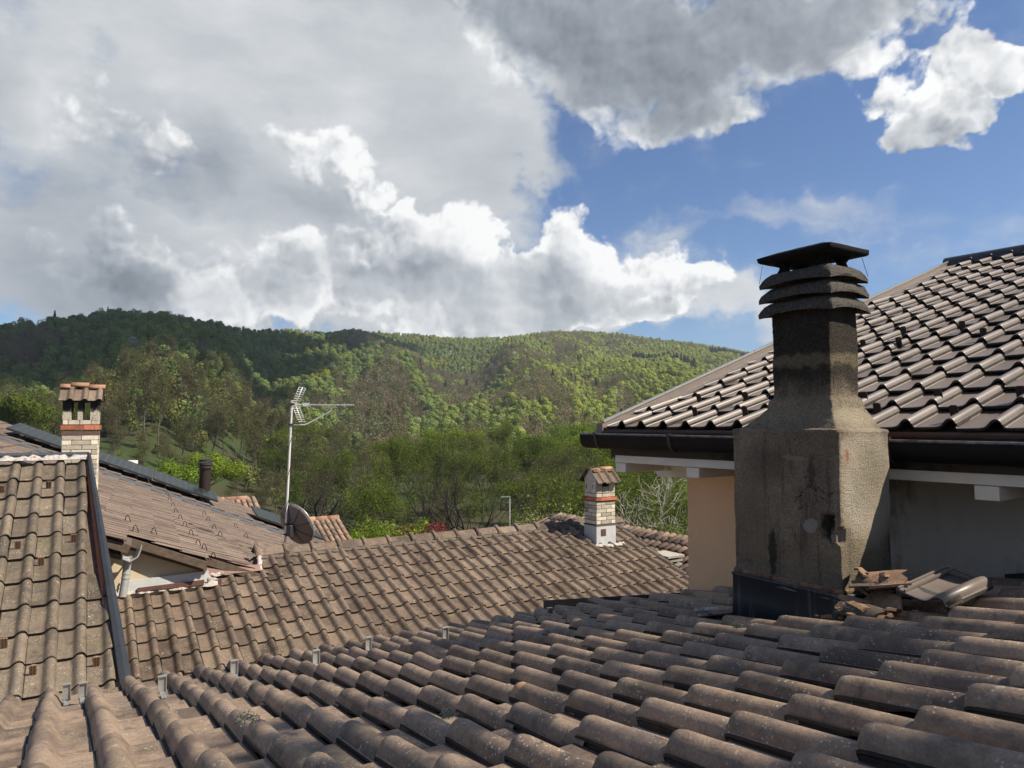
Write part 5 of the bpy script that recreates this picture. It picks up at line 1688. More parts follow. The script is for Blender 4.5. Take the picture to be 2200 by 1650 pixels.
R1K = [400, 300, 150, 110, 105, 105, 105, 110, 120, 130, 145, 160, 180, 190, 190, 200, 200, 200, 200, 200, 200, 200, 250, 300, 400, 400, 400]
Z1K = [0, 0, 0, 3, 4, 4, 4, 4, 3, 2, 0, -2, -2, -2, -2, -2, -2, -2, -2, -2, -2, -2, -2, -2, 0, 0, 0]
def interp(x, K, V):
    return float(np.interp(x, K, V))
def land(az, r):
    az = (az + 180) % 360 - 180
    R = interp(az, AZK, RK); r1 = interp(az, AZK, R1K); z1 = interp(az, AZK, Z1K)
    zR = CZ + R * math.tan(math.radians(interp(az, AZK, ELK))) - 8.5
    if r < 30: z = 0.0
    elif r < 60: z = -(r - 30) / 30 * 4 
    elif r < r1: z = -4 + (z1 + 4) * ((r - 60) / (r1 - 60)) ** 1.5
    elif r < R:
        t = (r - r1) / (R - r1)
        f = t ** 1.08
        z = z1 + (zR - z1) * f
    else:
        t = min(1, max(0, r - R - 70) / 500)
        z = zR * (1 - .75 * t * t * (3 - 2 * t))
    p = place(az, r)
    if r > r1 and r < 3000:
        w = math.sin(PI * min(1, (r - r1) / (R - r1))) if r < R else 0
        # spurs and gullies running down the slope
        q = mnoise.noise(Vector((az * .13, r * .0022, 3.0)))
        q2 = mnoise.noise(Vector((az * .33 + 7, r * .004, 9.0)))
        z += w * (q * 26 + q2 * 11 - abs(q) * 10) * min(1, R / 700)
        z += mnoise.noise(Vector((p.x * .012, p.y * .012, 1.0))) * 3.0 * min(1, (r - r1) / 60)
    return z
azs = [-180, -150, -120, -90, -75, -60, -52] + list(np.arange(-46, 40.1, 1.0)) + [46, 54, 65, 80, 100, 125, 150]
rs = [2, 12, 30, 40, 50, 60, 75, 90, 105, 120, 135, 150, 165, 180, 200] + list(range(220, 1001, 20)) + [1040, 1100, 1200, 1400, 1700, 2200, 3000, 4500, 7000, 10000]
vs = [(0, 0, 0)]; fs = []
for a in azs:
    for r in rs:
        p = place(a, r); vs.append((p.x, p.y, land(a, r)))
nr = len(rs); na = len(azs)
for i in range(na):
    j = (i + 1) % na
    fs.append((0, 1 + j * nr, 1 + i * nr))
    for k in range(nr - 1):
        fs.append((1 + i * nr + k, 1 + j * nr + k, 1 + j * nr + k + 1, 1 + i * nr + k + 1))
m, g_, bs, out = new_mat('meadow_and_leaf_litter')
p = world_pos(g_)
c = g_.mix(g_.rng(g_.noise(p, .035, 5.0, .6), .42, .58), (.036, .058, .018), (.050, .048, .028))
c = g_.mix(g_.rng(g_.noise(p, .6, 5.0, .6), .45, .65, 0, .5), c, (.05, .055, .02))
g_.put(bs.inputs['Base Color'], c); bs.inputs['Roughness'].default_value = 1.0
bs.inputs['Specular IOR Level'].default_value = .1
mb = MB(); mb.add(vs, fs)
gr = mb.build('ground', m, None, smooth=True); gr['kind'] = 'structure'

# ================================================================== trees
def leaf_mat(name, cols, inst_attr=False, var=.35, trans=.35):
    m, g, bs, out = new_mat(name)
    p = world_pos(g)
    if inst_attr:
        at = g.node('ShaderNodeAttribute'); at.attribute_type = 'INSTANCER'; at.attribute_name = 'tcol'
        c = at.outputs['Color']
    else:
        r = g.node('ShaderNodeObjectInfo').outputs['Random']
        c = g.mix(r, cols[0], cols[1])
    isl = g.node('ShaderNodeNewGeometry').outputs['Random Per Island']
    c = g.v('SCALE', c, g.m('MULTIPLY_ADD', isl, var * 2, 1 - var))
    n = g.noise(p, .9 if inst_attr else 1.4, 2.0, .5)
    c = g.v('SCALE', c, g.m('MULTIPLY_ADD', n, .8, .6))
    df = g.node('ShaderNodeBsdfDiffuse'); g.put(df.inputs['Color'], c)
    tr = g.node('ShaderNodeBsdfTranslucent'); g.put(tr.inputs['Color'], g.v('MULTIPLY', c, (1.25, 1.25, .7)))
    mx = g.node('ShaderNodeMixShader'); mx.inputs[0].default_value = trans
    g.t.links.new(df.outputs[0], mx.inputs[1]); g.t.links.new(tr.outputs[0], mx.inputs[2])
    g.t.links.new(mx.outputs[0], out.inputs[0])
    return m
M['leaf_far'] = leaf_mat('woodland_foliage', None, True, var=.14, trans=.2)
M['leaf_fresh'] = leaf_mat('fresh_spring_leaves', ((.118, .152, .026), (.072, .100, .022)))
M['leaf_dull'] = leaf_mat('budding_leaves', ((.110, .115, .048), (.105, .092, .055)))
M['leaf_bright'] = leaf_mat('bright_new_leaves', ((.17, .22, .025), (.13, .20, .025)))
M['leaf_red'] = leaf_mat('dark_red_leaves', ((.16, .050, .045), (.12, .04, .04)))
M['leaf_pale'] = leaf_mat('pale_silver_leaves', ((.20, .22, .10), (.22, .22, .09)))
M['bark'] = simple('tree_bark', (.050, .042, .032), .95, var=.4, scale=12)
M['bark_grey'] = simple('grey_tree_bark', (.105, .095, .075), .95, var=.4, scale=12)
M['bark_pale'] = simple('pale_tree_bark', (.36, .34, .28), .9, var=.3, scale=12)

def cards(mb, centers, size, rnd, squash=1.0, outward=None, tri=False):
    for idx, c in enumerate(centers):
        if outward is not None:
            n = (c - outward[idx])
            if n.length < 1e-4: n = Vector((0, 0, 1))
            n = n.normalized() + Vector((rnd.gauss(0, .28), rnd.gauss(0, .28), rnd.gauss(0, .28)))
        else:
            n = Vector((rnd.gauss(0, 1), rnd.gauss(0, 1), rnd.gauss(0, .8) + .3))
        n.normalize()
        a = n.orthogonal().normalized(); a = Matrix.Rotation(rnd.uniform(0, 2 * PI), 3, n) @ a
        b = n.cross(a)
        s = size * rnd.uniform(.6, 1.4)
        a = a * s; b = b * s * rnd.uniform(.55, .9)
        if tri:
            mb.add([c + a, c - a * .5 + b, c - a * .5 - b], [(0, 1, 2)])
        else:
            mb.add([c + a, c + b, c - a, c - b], [(0, 1, 2, 3)])

# ---- woodland variants (instanced over the hillside)
rnd = random.Random(77)
FC_ = bpy.data.collections.new('woodland_kinds')
def crown_variant(k, kind):
    mb = MB()
    if kind == 'round':
        lobes = []
        n = rnd.randint(6, 10)
        for i in range(n):
            a = rnd.uniform(0, 2 * PI); rr_ = rnd.uniform(0, 2.3)
            z = rnd.uniform(3.0, 7.8)
            lobes.append((Vector((math.cos(a) * rr_ * (1.15 - z / 14), math.sin(a) * rr_ * (1.15 - z / 14), z)), rnd.uniform(1.2, 2.1)))
        cs = []; ow = []
        for (c, r) in lobes:
            for _ in range(int(105 * r * r / 2.2)):
                d = Vector((rnd.gauss(0, 1), rnd.gauss(0, 1), rnd.gauss(0, 1) + .35)).normalized()
                cs.append(c + Vector((d.x, d.y, d.z * .85)) * r * rnd.uniform(.78, 1.08)); ow.append(c)
        cards(mb, cs, .30, rnd, outward=ow)
        mb.tube([(0, 0, -.5), (0, 0, 4)], .16, 4)
    elif kind == 'cone':
        cs = []; ow = []
        for _ in range(420):
            t = rnd.random() ** 1.3
            a = rnd.uniform(0, 2 * PI); r = (1 - t) * 2.1 * rnd.uniform(.65, 1.1) * (1 if int(t * 18) % 2 else .8)
            z = .8 + t * 10
            cs.append(Vector((math.cos(a) * r, math.sin(a) * r, z))); ow.append(Vector((0, 0, z - .6)))
        cards(mb, cs, .5, rnd, outward=ow)
    else:   # bare or barely budding, many thin upright twigs
        mb.tube([(0, 0, -.5), (.1, 0, 4.5)], [.14, .09], 4)
        for _ in range(150):
            a = rnd.uniform(0, 2 * PI); r0 = rnd.uniform(0, 1.0); z0 = rnd.uniform(2.5, 6)
            p0 = Vector((math.cos(a) * r0, math.sin(a) * r0, z0)); d = Vector((math.cos(a) * rnd.uniform(.3, 1), math.sin(a) * rnd.uniform(.3, 1), rnd.uniform(.5, 1.2))).normalized()
            L = rnd.uniform(1.2, 2.6); w = rnd.uniform(.04, .09)
            s = d.orthogonal().normalized() * w
            s = Matrix.Rotation(rnd.uniform(0, PI), 3, d) @ s
            mb.add([p0 - s, p0 + s, p0 + d * L], [(0, 1, 2)])
        cs = []
        for _ in range(170):
            a = rnd.uniform(0, 2 * PI); z = rnd.uniform(3.2, 8.5); r = rnd.uniform(.4, 1) * 2.5 * math.sin(PI * min(1, (z - 2) / 7.5)) ** .7
            cs.append(Vector((math.cos(a) * r, math.sin(a) * r, z)))
        cards(mb, cs, .26, rnd)
    me = mb.mesh('woodland_tree', M['leaf_far'])
    o = bpy.data.objects.new('%02d_woodland_tree' % k, me)
    FC_.objects.link(o)
kinds = ['round'] * 6 + ['bare'] * 3 + ['cone'] * 2
for k, kd in enumerate(kinds):
    crown_variant(k, kd)

pts = []; idx = []; rot = []; scl = []; tcol = []
rnd = random.Random(5)
def ang(px): return math.degrees(math.atan((px - 1100) / 1526))
CONIF = [(9.5, 14.0, 640, 740), (14.3, 18.5, 800, 885), (11.3, 13.8, 600, 660)]
CONIF = [(9.6, 12.6, 660, 725), (12.6, 14.6, 590, 640), (15.6, 19.5, 780, 850)]
az = -47.0
while az < 34:
    R = interp(az, AZK, RK); r1 = interp(az, AZK, R1K)
    step = 4.9
    r = r1 if az > -14 else 100
    while r < R + 60:
        dens = 1.0
        a = az + rnd.uniform(-.5, .5) * math.degrees(step / r); q = r + rnd.uniform(-.5, .5) * step
        r += step
        n1 = mnoise.noise(Vector((a * .12, q * .006, 4.4)))
        n2 = mnoise.noise(Vector((a * .5, q * .02, 14.4)))
        n3 = mnoise.noise(Vector((a * 1.6, q * .05, 24.4)))
        # the small clearing high on the slope
        if -15.0 < a < -10.8 and 560 < q < 640: continue
        wild = a < -13 and q < 205
        if wild and rnd.random() < .35: continue
        if q < R - 30 and rnd.random() > min(1.0, .30 + .80 * q / R): continue
        if q > R - 30: r -= step * .30
        P = place(a, q)
        kd = rnd.randint(0, 5); s = rnd.uniform(.60, 1.0) * (1.0 if q > 300 else .95)
        side = min(1, max(0, (a + 9) / 14 + n1 * .6 + (q - 500) / 1400))
        left = (.165 + .055 * n3, .215 + .06 * n3, .070)
        right_ = (.260 + .07 * n3, .300 + .08 * n3, .075)
        c = [left[i] * (1 - side) + right_[i] * side for i in range(3)]
        bare = n1 * .9 + n2 * .9 + (.14 if -14 < a < 5 and q < 620 else -.22) - max(0, (a - 7) * .03)
        if bare > .12 + rnd.uniform(-.15, .15):
            kd = rnd.randint(6, 8); c = (.175 + rnd.uniform(-.02, .02), .155 + rnd.uniform(-.015, .015), .100)
            if rnd.random() < .3: c = (.12, .13, .065)
            if a > 0: c = (c[0] * 1.2, c[1] * 1.2, c[2] * 1.1)
        elif n2 + n3 * .5 > .40 and -22 < a < 8:
            c = (.23, .25, .045)
        if wild:
            kd = rnd.randint(6, 8) if rnd.random() < .8 else rnd.randint(0, 5); s = rnd.uniform(.5, 1.0) if q > 128 else rnd.uniform(.22, .5); c = (.120 + rnd.uniform(-.03, .03), .135 + rnd.uniform(-.03, .03), .052)
        if rnd.random() < .004: c = (.36, .35, .30)
        for (a0, a1, q0, q1) in CONIF:
            if a0 < a < a1 and q0 + n2 * 30 < q < q1 + n2 * 30: kd = rnd.randint(9, 10); c = (.022, .042, .022); s *= 1.1
        if rnd.random() < .008: kd = rnd.randint(9, 10); c = (.025, .045, .022)
        if q > R - 30: s *= rnd.uniform(.70, .92)
        jit = rnd.uniform(.82, 1.2)
        pts.append((P.x, P.y, land(a, q) - .3)); idx.append(kd); rot.append(rnd.uniform(0, 6.28)); scl.append(s)
        tcol.append((c[0] * jit, c[1] * jit * rnd.uniform(.95, 1.05), c[2] * jit, 1))
    az += math.degrees(step / R) * 1.12
me = bpy.data.meshes.new('hillside_woodland')
me.from_pydata(pts, [], [])
def attr(name, kind, vals, key='value'):
    a_ = me.attributes.new(name, kind, 'POINT')
    a_.data.foreach_set(key, np.array(vals, dtype=np.float32 if kind != 'INT' else np.int32).ravel())
attr('kindex', 'INT', idx); attr('rz', 'FLOAT', rot); attr('sc', 'FLOAT', scl); attr('tcol', 'FLOAT_COLOR', tcol, 'color')
fo = bpy.data.objects.new('hillside_woodland', me)
COL.objects.link(fo); fo['kind'] = 'stuff'
fo['label'] = 'spring woodland covering the hills behind the roofs'
ngt = bpy.data.node_groups.new('scatter', 'GeometryNodeTree')
ngt.interface.new_socket('Geometry', in_out='INPUT', socket_type='NodeSocketGeometry')
ngt.interface.new_socket('Geometry', in_out='OUTPUT', socket_type='NodeSocketGeometry')
N = ngt.nodes
gi = N.new('NodeGroupInput'); go = N.new('NodeGroupOutput')
iop = N.new('GeometryNodeInstanceOnPoints'); ci = N.new('GeometryNodeCollectionInfo')
ci.inputs['Collection'].default_value = FC_
ci.inputs['Separate Children'].default_value = True; ci.inputs['Reset Children'].default_value = True
def na_(name, kind):
    n_ = N.new('GeometryNodeInputNamedAttribute'); n_.data_type = kind; n_.inputs[0].default_value = name
    return n_.outputs[0]
cx_ = N.new('ShaderNodeCombineXYZ')
L_ = ngt.links
L_.new(na_('rz', 'FLOAT'), cx_.inputs[2])
e2r = N.new('FunctionNodeEulerToRotation'); L_.new(cx_.outputs[0], e2r.inputs[0])
L_.new(gi.outputs[0], iop.inputs['Points']); L_.new(ci.outputs[0], iop.inputs['Instance'])
iop.inputs['Pick Instance'].default_value = True
L_.new(na_('kindex', 'INT'), iop.inputs['Instance Index']); L_.new(e2r.outputs[0], iop.inputs['Rotation']); L_.new(na_('sc', 'FLOAT'), iop.inputs['Scale'])
L_.new(iop.outputs[0], go.inputs[0])
md = fo.modifiers.new('scatter', 'NODES'); md.node_group = ngt
print('woodland trees', len(pts))

# ---- single trees of the valley
def grow(seed, H, spread, levels=4, r0=.16, upright=.5, nb=(4, 3, 3, 3), wig=.25, fork=.25, sides=6):
    """branch skeleton: list of (points, radii), and the tips"""
    rn = random.Random(seed)
    out = []; tips = []
    def branch(p, d, L, r, lev):
        n = 4 if lev < 2 else 3
        P = [p.copy()]; R_ = [r]
        q = p.copy(); dd = d.copy()
        for k in range(n):
            dd = (dd + Vector((rn.gauss(0, wig), rn.gauss(0, wig), rn.gauss(0, wig * .6) + upright * .12))).normalized()
            q = q + dd * (L / n)
            P.append(q.copy()); R_.append(r * (1 - .62 * (k + 1) / n))
        out.append((P, R_, lev))
        if lev >= levels:
            tips.extend(P[1:])
            return
        if lev >= levels - 1: tips.extend(P[2:])
        m_ = nb[min(lev, len(nb) - 1)] + rn.randint(0, 1)
        for b in range(m_):
            t = rn.uniform(fork if lev == 0 else .25, 1.0)
            x = t * n; i = min(int(x), n - 1)
            pp = P[i].lerp(P[i + 1], x - i)
            ax = dd.orthogonal().normalized()
            ax = Matrix.Rotation(rn.uniform(0, 2 * PI), 3, dd) @ ax
            an_ = math.radians(rn.uniform(25, 62)) * spread
            nd = (Matrix.Rotation(an_, 3, ax) @ dd)
            nd.z += upright * .25; nd.normalize()
            rr_ = (R_[i] * (1 - (x - i)) + R_[i + 1] * (x - i)) * rn.uniform(.5, .75)
            branch(pp, nd, L * rn.uniform(.50, .78), max(rr_, .008), lev + 1)
    branch(Vector((0, 0, -.5)), Vector((rn.gauss(0, .04), rn.gauss(0, .04), 1)), H * .52, r0, 0)
    zt = max(q.z for q in tips)
    f = H / zt
    out = [([q * f for q in P], R_, lev) for P, R_, lev in out]
    tips = [q * f for q in tips]
    return out, tips

def tree_proto(name, label, cat, seed, H, spread, leaf, n_leaf, leaf_size, bark, levels=4, r0=.16, upright=.5, wig=.25, nb=(4, 3, 3, 3), group=None, fork=.25, scatter=.45, thin=1.0):
    root = thing(name, label, cat, (0, 0, 0), group)
    sk, tips = grow(seed, H, spread, levels, r0, upright, nb, wig, fork)
    mb = MB()
    for P, R_, lev in sk:
        mb.tube(P, [max(x * thin, .010) for x in R_], 6 if lev == 0 else 4 if lev < 3 else 3, caps=False)
    mb.build('trunk', bark, root, smooth=True)
    if n_leaf:
        rn = random.Random(seed + 1)
        cs = []
        for _ in range(n_leaf):
            q = rn.choice(tips)
            cs.append(q + Vector((rn.gauss(0, scatter), rn.gauss(0, scatter), rn.gauss(0, scatter * .8))))
        mb = MB(); cards(mb, cs, leaf_size, rn)
        mb.build('crown', leaf, root)
    return root

protos = []
def T(*a, **k):
    t = tree_proto(*a, **k); return t
TP = {
 'ash':   dict(seed=3, H=13, spread=.8, leaf=M['leaf_fresh'], n_leaf=9500, leaf_size=.088, bark=M['bark'], levels=4, upright=.8),
 'ash2':  dict(seed=8, H=13, spread=.9, leaf=M['leaf_fresh'], n_leaf=10500, leaf_size=.092, bark=M['bark'], levels=4, upright=.6),
 'bud':   dict(seed=14, H=12, spread=.7, leaf=M['leaf_dull'], n_leaf=5200, leaf_size=.075, bark=M['bark'], levels=4, upright=1.0),
 'bud2':  dict(seed=21, H=12, spread=.85, leaf=M['leaf_dull'], n_leaf=4200, leaf_size=.075, bark=M['bark_grey'], levels=4, upright=.7),
 'lush':  dict(seed=33, H=12, spread=1.0, leaf=M['leaf_bright'], n_leaf=12000, leaf_size=.12, bark=M['bark'], levels=4, upright=.45, scatter=.6),
 'thin':  dict(seed=41, H=14, spread=.45, leaf=M['leaf_dull'], n_leaf=2600, leaf_size=.09, bark=M['bark_grey'], levels=3, upright=1.4, wig=.12, fork=.5),
}
LAB = {'ash': 'tree in fresh green leaf', 'ash2': 'broad tree in fresh green leaf', 'bud': 'upright tree just coming into bud', 'bud2': 'grey-barked tree just coming into bud', 'lush': 'rounded bright yellow-green tree', 'thin': 'tall thin-stemmed tree on the slope'}
GRP = 'spring trees filling the valley behind the roofs'
base_t = {}
for k_, kw in TP.items():
    base_t[k_] = (T('valley_tree', LAB[k_], 'tree', group=GRP, **kw), kw['H'])
used = set(); LABELS = set(); EXTRA = ['another', 'slighter', 'second slighter', 'narrow', 'crowded', 'lesser']
ZD = {'ash': 'fresh green', 'ash2': 'broad fresh green', 'bud': 'upright budding', 'bud2': 'grey budding', 'lush': 'bright yellow-green', 'thin': 'thin-stemmed'}
def zone(px, py):
    if px < 60: h = 'at the far left edge'
    elif px < 130: h = 'left of the left brick chimney'
    elif px < 240: h = 'behind the left brick chimney'
    elif px < 340: h = 'just right of the left brick chimney'
    elif px < 430: h = 'just left of the dark flue'
    elif px < 520: h = 'just right of the dark flue'
    elif px < 620: h = 'just left of the antenna mast'
    elif px < 700: h = 'just right of the antenna mast'
    elif px < 770: h = 'behind the big bare oak'
    elif px < 860: h = 'above the bright green bush'
    elif px < 960: h = 'above the dark red bush'
    elif px < 1040: h = 'left of the upswept bare tree'
    elif px < 1100: h = 'just left of the street lamp'
    elif px < 1170: h = 'just right of the street lamp'
    elif px < 1250: h = 'left of the small chimney'
    elif px < 1330: h = 'behind the small chimney'
    elif px < 1420: h = 'behind the pale bare tree'
    else: h = 'beside the salmon wall'
    return h
def put_tree(kind, az, r, H, seed, label, group=GRP):
    rn = random.Random(seed)
    root, H0 = base_t[kind]
    if kind in used:
        src = root; root = link_copy(src)
        for ch in src.children: link_copy(ch, root)
    used.add(kind)
    p = place(az, r); root.location = (p.x, p.y, land(az, r) - .1)
    s = H / H0
    root.scale = (s * rn.uniform(.9, 1.12), s * rn.uniform(.9, 1.12), s)
    root.rotation_euler = (0, 0, rn.uniform(0, 6.28))
    k0 = label; q_ = 0
    while label in LABELS:
        q_ += 1; label = EXTRA[min(q_, len(EXTRA)) - 1] + ' ' + k0
        if q_ > len(EXTRA): break
    LABELS.add(label)
    root['label'] = label; root['group'] = group
    return root
rnd = random.Random(99)
n_near = 0
for ring, (r, pxs) in enumerate(((150, range(600, 1560, 62)), (128, range(610, 1540, 58)), (108, range(640, 1530, 60)), (90, range(655, 1520, 66)), (74, range(700, 1510, 74)), (62, range(760, 1500, 92)))):
    for px in pxs:
        px2 = px + rnd.uniform(-24, 24); r2 = r + rnd.uniform(-9, 9)
        if r < 100 and (px2 < 800 or 960 < px2 < 1110): continue
        kd = rnd.choices(['ash', 'ash2', 'bud', 'bud2', 'lush'], [5, 4, 2, 2, 1.4])[0]
        if px2 > 1250: kd = rnd.choices(['ash', 'ash2', 'lush', 'bud'], [4, 4, 1, 1])[0]
        H = rnd.uniform(9.5, 13.0) * (1.0 if r > 80 else .86)
        depth = 'nearest row' if r < 70 else 'second row' if r < 80 else 'third row' if r < 100 else 'fourth row' if r < 120 else 'fifth row' if r < 140 else 'back row'
        put_tree(kd, ang(px2), r2, H, int(px * 7 + ring), '%s tree %s, %s' % (ZD[kd], zone(px2, 0), depth))
        n_near += 1
for ring, (r, pxs) in enumerate(((195, range(-60, 640, 22)), (170, range(-40, 640, 24)), (146, range(-20, 640, 26)), (122, range(0, 640, 30)))):
    for px in pxs:
        px2 = px + rnd.uniform(-20, 20); r2 = r + rnd.uniform(-8, 8)
        kd = rnd.choices(['thin', 'bud', 'ash', 'bud2'], [6, 1.5, 1.2, 1.6] if px2 > 240 else [1, 1, 3, 1.5])[0]
        depth = 'low on slope' if r < 120 else 'mid slope' if r < 150 else 'upper slope' if r < 170 else 'highest on slope'
        put_tree(kd, ang(px2), r2, rnd.uniform(9, 14) if kd == 'thin' else rnd.uniform(7, 10), int(px * 5 + ring), '%s tree %s, %s' % (ZD[kd], zone(px2, 0), depth))
        n_near += 1
for k, (px, r) in enumerate(((640, 96), (668, 84), (735, 92), (760, 112), (985, 98), (1010, 118), (1075, 104), (1100, 92), (1128, 84), (1150, 110), (1172, 72), (1235, 76), (1268, 98), (255, 104), (300, 98), (345, 108), (395, 100), (520, 96), (560, 90), (590, 104))):
    kd = ('ash', 'bud', 'ash2', 'bud2')[k % 4] if px > 620 else ('bud', 'bud2')[k % 2]
    put_tree(kd, ang(px), r, 8.5 if px > 620 else 6.0, 900 + k, 'shorter %s tree %s, near row' % (ZD[kd], zone(px, 0)))
    n_near += 1
print('single trees', n_near)
for k_ in list(base_t):
    if k_ not in used:
        for ch in list(base_t[k_][0].children): bpy.data.objects.remove(ch)
        bpy.data.objects.remove(base_t[k_][0])

# trees with a character of their own
def special(name, label, cat, az, r, top_py, **kw):
    # height chosen so that the crown top stands at the given elevation
    p = place(az, r); z0 = land(az, r)
    H = kw.pop('H')
    t = T(name, label, cat, H=H, **kw)
    t.location = (p.x, p.y, z0 if 'z' not in kw else kw['z'])
    return t
special('bare_oak', 'big dark bare tree with wide crooked limbs right of the antenna mast', 'tree', ang(703), 52, 0, H=11.6, seed=52, spread=1.25, leaf=M['leaf_dull'], n_leaf=900, leaf_size=.05, bark=simple('dark_bark', (.022, .019, .015), 1), levels=4, r0=.36, upright=.25, wig=.34, nb=(5, 4, 3, 3), fork=.35, thin=1.25)
special('bare_tree', 'dark bare tree with upswept limbs above the middle of the ridge', 'tree', ang(1042), 54, 0, H=12.0, seed=58, spread=.75, leaf=M['leaf_dull'], n_leaf=900, leaf_size=.05, bark=bpy.data.materials['dark_bark'], levels=4, r0=.30, upright=.9, wig=.26, nb=(6, 4, 3, 3), fork=.2, thin=1.2)
special('bare_tree', 'dark bare tree with leaning limbs between the lamp and small chimney', 'tree', ang(1200), 56, 0, H=10.5, seed=66, spread=1.1, leaf=M['leaf_fresh'], n_leaf=3500, leaf_size=.09, bark=bpy.data.materials['dark_bark'], levels=4, r0=.28, upright=.4, wig=.3, nb=(5, 4, 3, 3), fork=.2, thin=1.1)
w = special('pale_bare_tree', 'pale leafless tree with knotted white twigs beside the small chimney', 'tree', ang(1388), 34, 0, H=6.3, seed=71, spread=1.15, leaf=M['leaf_pale'], n_leaf=350, leaf_size=.03, bark=M['bark_pale'], levels=4, r0=.13, upright=.5, wig=.36, nb=(6, 4, 4, 3), fork=.12, scatter=.04, thin=1.0)
w.location.z = 1.0
def bush(name, label, az, r, ztop, size, leaf, seed, n=5200, ls=.055, cat='bush'):
    rn = random.Random(seed)
    t = thing(name, label, cat, tuple(place(az, r)) [:2] + (ztop - size * 1.5,))
    base_ = Vector(t.location)
    mb = MB(); cs = []; ow = []
    lobes = [(Vector((rn.gauss(0, size * .45), rn.gauss(0, size * .45), rn.uniform(size * .6, size * 1.15))), size * rn.uniform(.28, .5)) for _ in range(11)]
    for _ in range(n):
        c, r_ = rn.choice(lobes)
        d = Vector((rn.gauss(0, 1), rn.gauss(0, 1), rn.gauss(0, 1))).normalized()
        cs.append(base_ + c + d * r_ * rn.uniform(.55, 1.15)); ow.append(base_ + c)
    cards(mb, cs, ls, rn, outward=ow); mb.build('crown', leaf, t)
    mb = MB()
    for c, r_ in lobes:
        mb.tube([base_, base_ + c * .6 + Vector((0, 0, -.1)), base_ + c], [.05, .03, .012], 4)
    mb.build('stem', M['bark'], t)
bush('bush', 'bright green bush just above the ridge, right of the clay roof', ang(805), 36, 4.45, 2.3, M['leaf_bright'], 1, n=7000)
bush('bush', 'dark green bush between the clay roof and the bright green bush', ang(735), 38, 3.75, 2.0, M['leaf_fresh'], 2, n=6000)
bush('bush', 'dark red bush peeping over the middle of the ridge', ang(925), 36, 4.10, 1.35, M['leaf_red'], 3, n=4200)
bush('bush', 'small loose yellow-green bush just left of the street lamp', ang(1125), 34, 4.55, 1.7, M['leaf_pale'], 4, n=2600, ls=.05)
bush('bush', 'loose pale green bush between the street lamp and small chimney', ang(1190), 34, 5.0, 1.8, M['leaf_pale'], 5, n=3200, ls=.05)
bush('bush', 'low green bush right of the pale bare tree by the salmon wall', ang(1462), 30, 5.2, 1.6, M['leaf_fresh'], 6, n=4000, ls=.05)
bush('willow', 'round yellow-green willow behind the panels, left of the dark flue', ang(365), 84, 5.3, 3.6, M['leaf_bright'], 7, n=9000, ls=.11, cat='tree')
bush('willow', 'round yellow-green willow just behind the top of the dark flue', ang(448), 92, 5.8, 2.9, M['leaf_bright'], 8, n=8000, ls=.11, cat='tree')
bush('hillside_bush', 'very bright green bush low on the left, beside the brick chimney', ang(30), 95, 12.5, 3.2, M['leaf_fresh'], 9, n=8000, ls=.12, cat='bush')

# unseen tree added by the tall house to dapple the roof in front
tt = thing('unseen_shade_tree', 'unseen tall tree added beyond the tall house to dapple the near roof with shade', 'tree', (4.6, 6.4, 0))
rn = random.Random(12); mb = MB(); cs = []
mb.tube([(4.6, 6.4, 0), (4.5, 6.3, 7), (4.2, 6.0, 12), (4.0, 5.8, 15.8)], [.22, .16, .10, .03], 7)
for _ in range(15):
    c = Vector((4.0 + rn.gauss(0, .80), 5.45 + rn.gauss(0, .80), rn.uniform(14.2, 16.2)))
    mb.tube([(4.05, 5.85, c.z - .6), c], [.03, .01], 4)
    for _ in range(rn.randint(50, 200)):
        cs.append(c + Vector((rn.gauss(0, .20), rn.gauss(0, .20), rn.gauss(0, .16))))
mb.build('trunk', M['bark'], tt)
mb = MB(); cards(mb, cs, .085, rn); mb.build('crown', M['leaf_fresh'], tt)

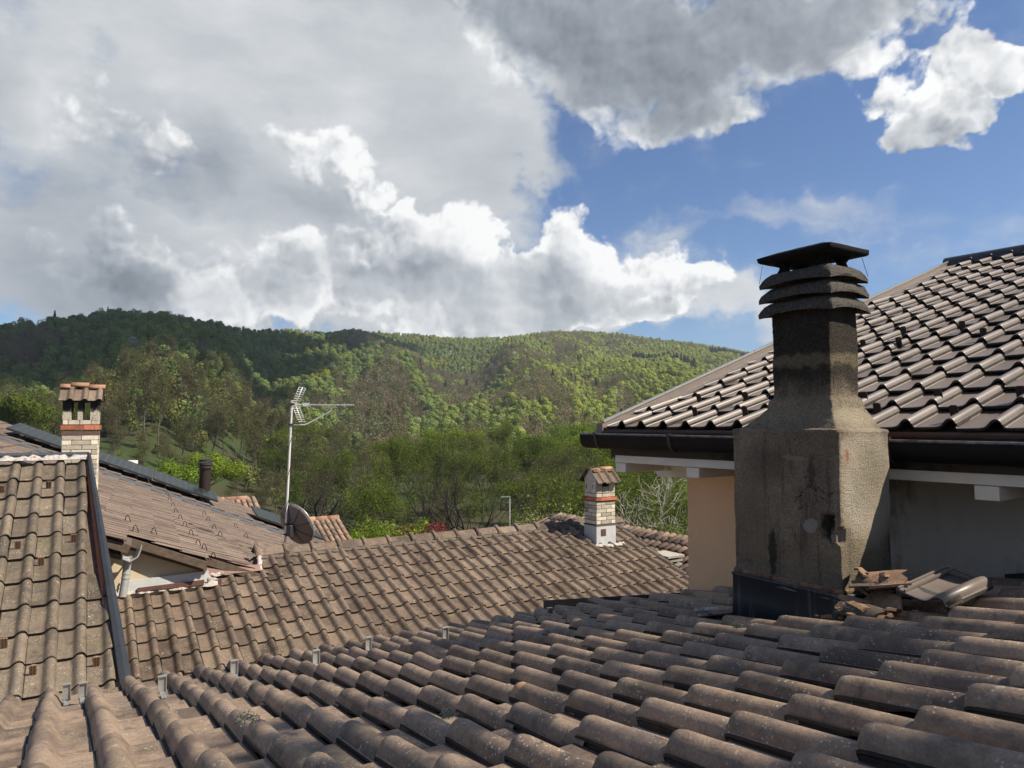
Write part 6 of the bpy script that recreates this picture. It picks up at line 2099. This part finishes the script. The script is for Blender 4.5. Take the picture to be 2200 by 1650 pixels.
# ================================================================== haze: thin air over the valley, one closed box
mb = MB(); mb.box((-2500 + 0, 0, 72), (9000, 9000, 164))
hz = mb.build('haze', None, None); hz['kind'] = 'stuff'
hm = bpy.data.materials.new('thin_haze'); hm.use_nodes = True
for n_ in list(hm.node_tree.nodes): hm.node_tree.nodes.remove(n_)
ho = hm.node_tree.nodes.new('ShaderNodeOutputMaterial'); hv = hm.node_tree.nodes.new('ShaderNodeVolumePrincipled')
hv.inputs['Color'].default_value = (.80, .88, .97, 1); hv.inputs['Density'].default_value = .00019; hv.inputs['Anisotropy'].default_value = .2
hm.node_tree.links.new(hv.outputs[0], ho.inputs['Volume'])
hz.data.materials.clear(); hz.data.materials.append(hm)

# ================================================================== unseen high cloud off to the right, added to shade the left hill
m, g_, bs, out = new_mat('cloud_white')
bs.inputs['Base Color'].default_value = (.9, .9, .9, 1); bs.inputs['Roughness'].default_value = 1
def unseen_cloud(centers, h):
    mb = MB(); rn = random.Random(3)
    for (x, y, rx, ry) in centers:
        n, k_ = 20, 8; vs = []; fs = []
        for a in range(k_ + 1):
            th = PI * a / k_
            for b in range(n):
                t = 2 * PI * b / n
                d = Vector((math.cos(t) * math.sin(th), math.sin(t) * math.sin(th), math.cos(th)))
                w_ = 1 + .35 * mnoise.noise(d * 1.7 + Vector((x, y, 0)) * .01) + .15 * mnoise.noise(d * 5 + Vector((x, y, 0)) * .01)
                vs.append((x + d.x * rx * w_, y + d.y * ry * w_, h + d.z * 60 * w_))
        for a in range(k_):
            for b in range(n):
                c_ = (b + 1) % n
                fs.append((a * n + b, a * n + c_, (a + 1) * n + c_, (a + 1) * n + b))
        mb.add(vs, fs)
    o = mb.build('unseen_cloud', m, None, smooth=True)
    o['kind'] = 'structure'
CH = 1250
def over(az, r):
    p = place(az, r); z = land(az, r)
    return p + SUN * ((CH - z) / SUN.z)
CL = []
for (az_, r_, a, b) in ((-40, 330, 130, 120), (-33, 320, 95, 80), (-29, 430, 100, 85), (-23, 420, 60, 60), (-18, 530, 60, 50), (-12, 690, 60, 45)):
    q = over(az_, r_); CL.append((q.x, q.y, a, b))
unseen_cloud(CL, CH)
